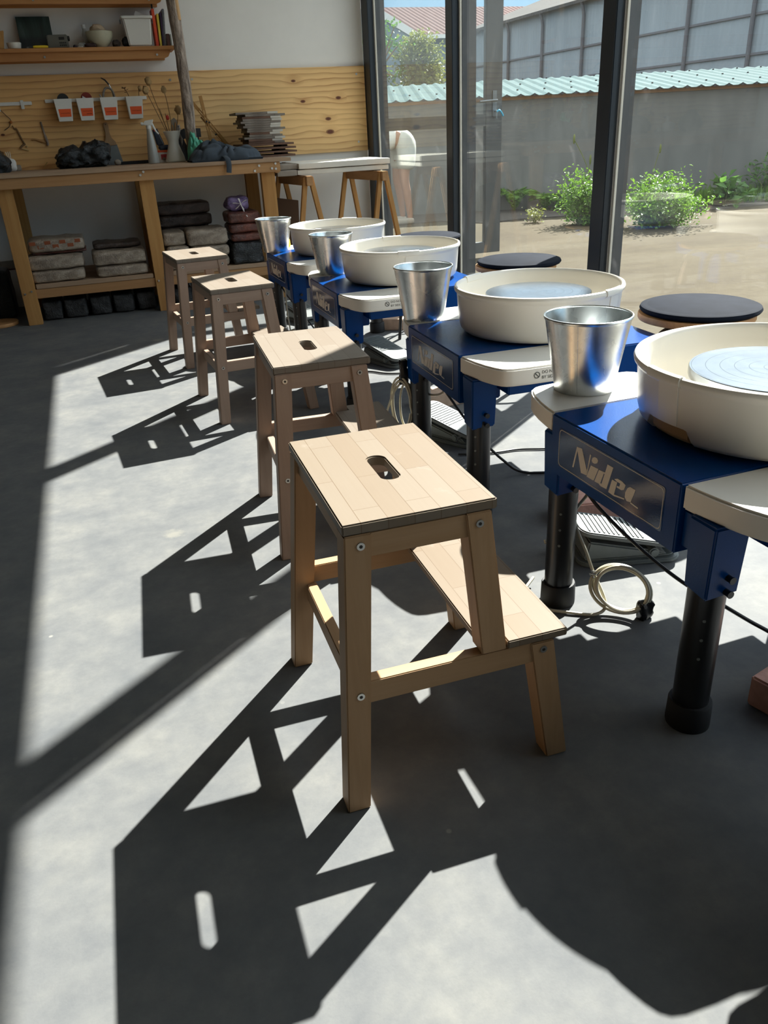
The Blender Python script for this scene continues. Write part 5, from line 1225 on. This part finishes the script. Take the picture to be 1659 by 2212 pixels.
for i_, (a, b_) in enumerate(bx):
    lbs = ['leftmost black wrapped block on the floor beside the left bench leg', 'second black wrapped block from the left bench leg on the floor', 'middle black wrapped block of the five on the floor', 'fourth black wrapped block from the left bench leg on the floor', 'fifth black wrapped floor block, beside the middle bench leg',
           'first black floor block right of the middle bench leg', 'second black floor block right of the middle bench leg', 'third black floor block right of the middle bench leg', 'fourth black floor block right of the middle bench leg']
    clay(lbs[i_], a, b_, 5.47, 5.74, 0, .122, 'clay_k', 40 + i_, .006, 'black wrapped blocks on the floor', 'wrapped_block')
o = B().soft(-.14, .14, -.12, .12, 0, .30, .03, .004, 3, 7).build('dark_bin', m['blackbag']); o.location = (-.70, 5.80, 0); on(o, 'dark bin in the shadow at the left edge under the bench', 'bin')
o = B().lathe([(0, 0), (.11, 0), (.112, .004), (.112, .016), (.11, .02), (0, .02)], 40).build('wooden_disc', m['ply']); o.location = (-.655, 5.50, .001); on(o, 'round wooden disc on the floor at the left edge', 'disc')
o = B().box(-.62, .0, 0, .018, 0, .05).build('skirting_duct', m['slab_grey'], bevel=.002); o.location = (-.46, 6.09, .26); on(o, 'grey cable duct low on the wall at the far left', 'duct')
o = cord('thin_cable', 'thin red cord along the wall duct at the left', [(-.95, 6.08, .257), (-.75, 6.082, .256), (-.55, 6.08, .2555), (-.42, 6.082, .2555)], .004, plain('red_cord', S(90, 24, 28), .5))
bb = B().hexa([(-.10, -.006, 0), (.10, -.006, 0), (.10, .006, 0), (-.10, .006, 0), (-.10, -.006, .60), (.085, -.006, .585), (.085, .006, .585), (-.10, .006, .60)]).build('brown_board', m['card'], bevel=.002)
bb.location = (1.255, 5.74, .001); bb.rotation_euler = (R(-6), R(4), R(-18)); on(bb, 'thin dark brown board leaning between the bench end and left trestle', 'board')

# ------------------------------------------------------------------ trestle table with plaster slabs
def trestle(label, xa, ya, xb, yb):
    t = thing('trestle', label, 'trestle', (xa, ya, 0), 0, 'wooden trestles of the plaster table')
    d_ = Vector((xb - xa, yb - ya, 0)); L = d_.length; dn = d_.normalized(); sd = Vector((dn.y, -dn.x, 0))
    B().bar((0, 0, .715), (d_.x, d_.y, .715), .046, .058).build('beam', m['deal_y'], t, bevel=.003)
    for f in (.06, .94):
        for sg in (-1, 1):
            c_ = dn * (L * f)
            B().bar(c_ + sd * sg * .018 + Vector((0, 0, .735)), c_ + sd * sg * .155 + dn * (-.03 if f < .5 else .03), .032, .022, tuple(dn)).build('leg', m['deal_z'], t, bevel=.002)
    return t
trestle('left wooden trestle, nearer the bench end', 1.385, 5.36, 1.315, 5.93)
trestle('right wooden trestle, against the window corner', 1.895, 5.34, 1.80, 5.92)
TZ = .7465
o = B().soft(1.335, 1.972, 5.475, 5.965, TZ, TZ + .034, .008, .003, 21, 9, 9).build('plaster_slab', m['plaster']); on(o, 'lower white plaster slab on the trestles', 'slab', 'plaster slabs on the trestles')
o = B().soft(1.345, 1.980, 5.465, 5.97, TZ + .035, TZ + .073, .006, .002, 22, 9, 9).build('plaster_slab', m['plaster']); on(o, 'upper white plaster slab, top of the trestle table', 'slab', 'plaster slabs on the trestles')
o = B().soft(1.20, 1.333, 5.47, 5.95, TZ, TZ + .036, .006, .003, 23, 7, 12).build('grey_slab', m['slab_grey']); on(o, 'lower grey slab end beside the white plaster slabs', 'slab')
o = B().soft(1.215, 1.342, 5.49, 5.96, TZ + .037, TZ + .070, .006, .003, 24, 7, 12).build('grey_slab', m['slab_grey']); on(o, 'upper grey slab end beside the white plaster slabs', 'slab')

# ------------------------------------------------------------------ person bending over beyond the glazed door
def skin_mesh(name, verts, edges, radii, mat, parent=None, root=0, sub=2):
    me = bpy.data.meshes.new(name); me.from_pydata([Vector(v_) for v_ in verts], edges, []); o = bpy.data.objects.new(name, me); C.objects.link(o)
    sk_ = o.modifiers.new('skin', 'SKIN'); sk_.use_smooth_shade = True
    for i_, r_ in enumerate(radii):
        d_ = me.skin_vertices[0].data[i_]; d_.radius = (r_, r_) if not isinstance(r_, tuple) else r_; d_.use_root = (i_ == root)
    ss = o.modifiers.new('sub', 'SUBSURF'); ss.levels = sub; ss.render_levels = sub
    me.materials.append(mat)
    if parent: o.parent = parent
    return o
m['skin'] = plain('skin', S(150, 112, 92), .55, var=.06); m['shorts'] = plain('white_cotton', S(176, 176, 168), .9, var=.06, vs=12); m['hair'] = plain('brown_hair', S(62, 44, 32), .7, var=.3, stretch=(30, 30, 4))
pe = thing('person', 'person in white shorts and white shirt bending over outside, seen through the glazed door', 'person', (3.47, 9.18, -.02))
V_ = [(0, 0, .90)]; E_ = []; Rr = [.13]
def add(p, r_, par):
    V_.append(p); Rr.append(r_); E_.append((par, len(V_) - 1)); return len(V_) - 1
w1 = add((-.12, 0, .95), .125, 0); ch_ = add((-.32, 0, .90), .145, w1); nk = add((-.47, 0, .82), .06, ch_); hd_ = add((-.54, 0, .77), .088, nk); hd2 = add((-.60, 0, .70), .085, hd_)
for sy in (-1, 1):
    h1 = add((.01, sy * .10, .82), .092, 0); kn_ = add((-.03, sy * .12, .48), .055, h1); cf = add((.0, sy * .12, .34), .05, kn_); an = add((.03, sy * .12, .08), .034, cf); hl = add((.02, sy * .12, .035), .034, an); to = add((-.13, sy * .14, .03), .03, hl)
    s1 = add((-.40, sy * .17, .86), .056, ch_); el = add((-.43, sy * .22, .60), .042, s1); wr = add((-.50, sy * .18, .38), .028, el); pm = add((-.53, sy * .17, .31), .032, wr)
    for q, (dx, dl) in enumerate(((-.022, .07), (-.008, .08), (.006, .075), (.020, .062))):
        f1_ = add((-.55, sy * .17 + dx, .27), .010, pm); add((-.575, sy * .17 + dx * 1.2, .27 - dl * .7), .008, f1_)
    th_ = add((-.515, sy * .13, .29), .011, pm); add((-.53, sy * .115, .25), .009, th_)
skin_mesh('body', V_, E_, Rr, m['skin'], pe)
skin_mesh('shorts', [(-.02, 0, .92), (-.10, 0, .945), (.015, .10, .83), (-.01, .122, .56), (.015, -.10, .83), (-.01, -.122, .56)], [(0, 1), (0, 2), (2, 3), (0, 4), (4, 5)], [.166, .152, .128, .106, .128, .106], m['shorts'], pe)
skin_mesh('shirt', [(-.06, 0, .94), (-.20, 0, .94), (-.33, 0, .895), (-.44, 0, .845), (-.41, .18, .85), (-.43, .215, .70), (-.41, -.18, .85), (-.43, -.215, .70)], [(0, 1), (1, 2), (2, 3), (2, 4), (4, 5), (2, 6), (6, 7)], [.168, .172, .178, .10, .098, .088, .098, .088], m['white'], pe)
B().ball((-.575, 0, .745), (.105, .098, .098), 3, .12, 2, 4).build('hair', m['hair'], pe)
fc = B().tube([(-.655, 0, .655), (-.668, 0, .635)], [.012, .008], 8)
fc.build('nose', m['skin'], pe)
for sy in (-1, 1):
    B().ball((-.645, sy * .032, .672), .011, 2).build('eye', m['white'], pe); B().ball((-.56, sy * .088, .70), (.02, .012, .028), 2).build('ear', m['skin'], pe)
    B().soft(-.15, .07, sy * .125 - .045, sy * .125 + .045, 0, .07, .03, .002, 1, 5).build('shoe', m['slab_grey'], pe)
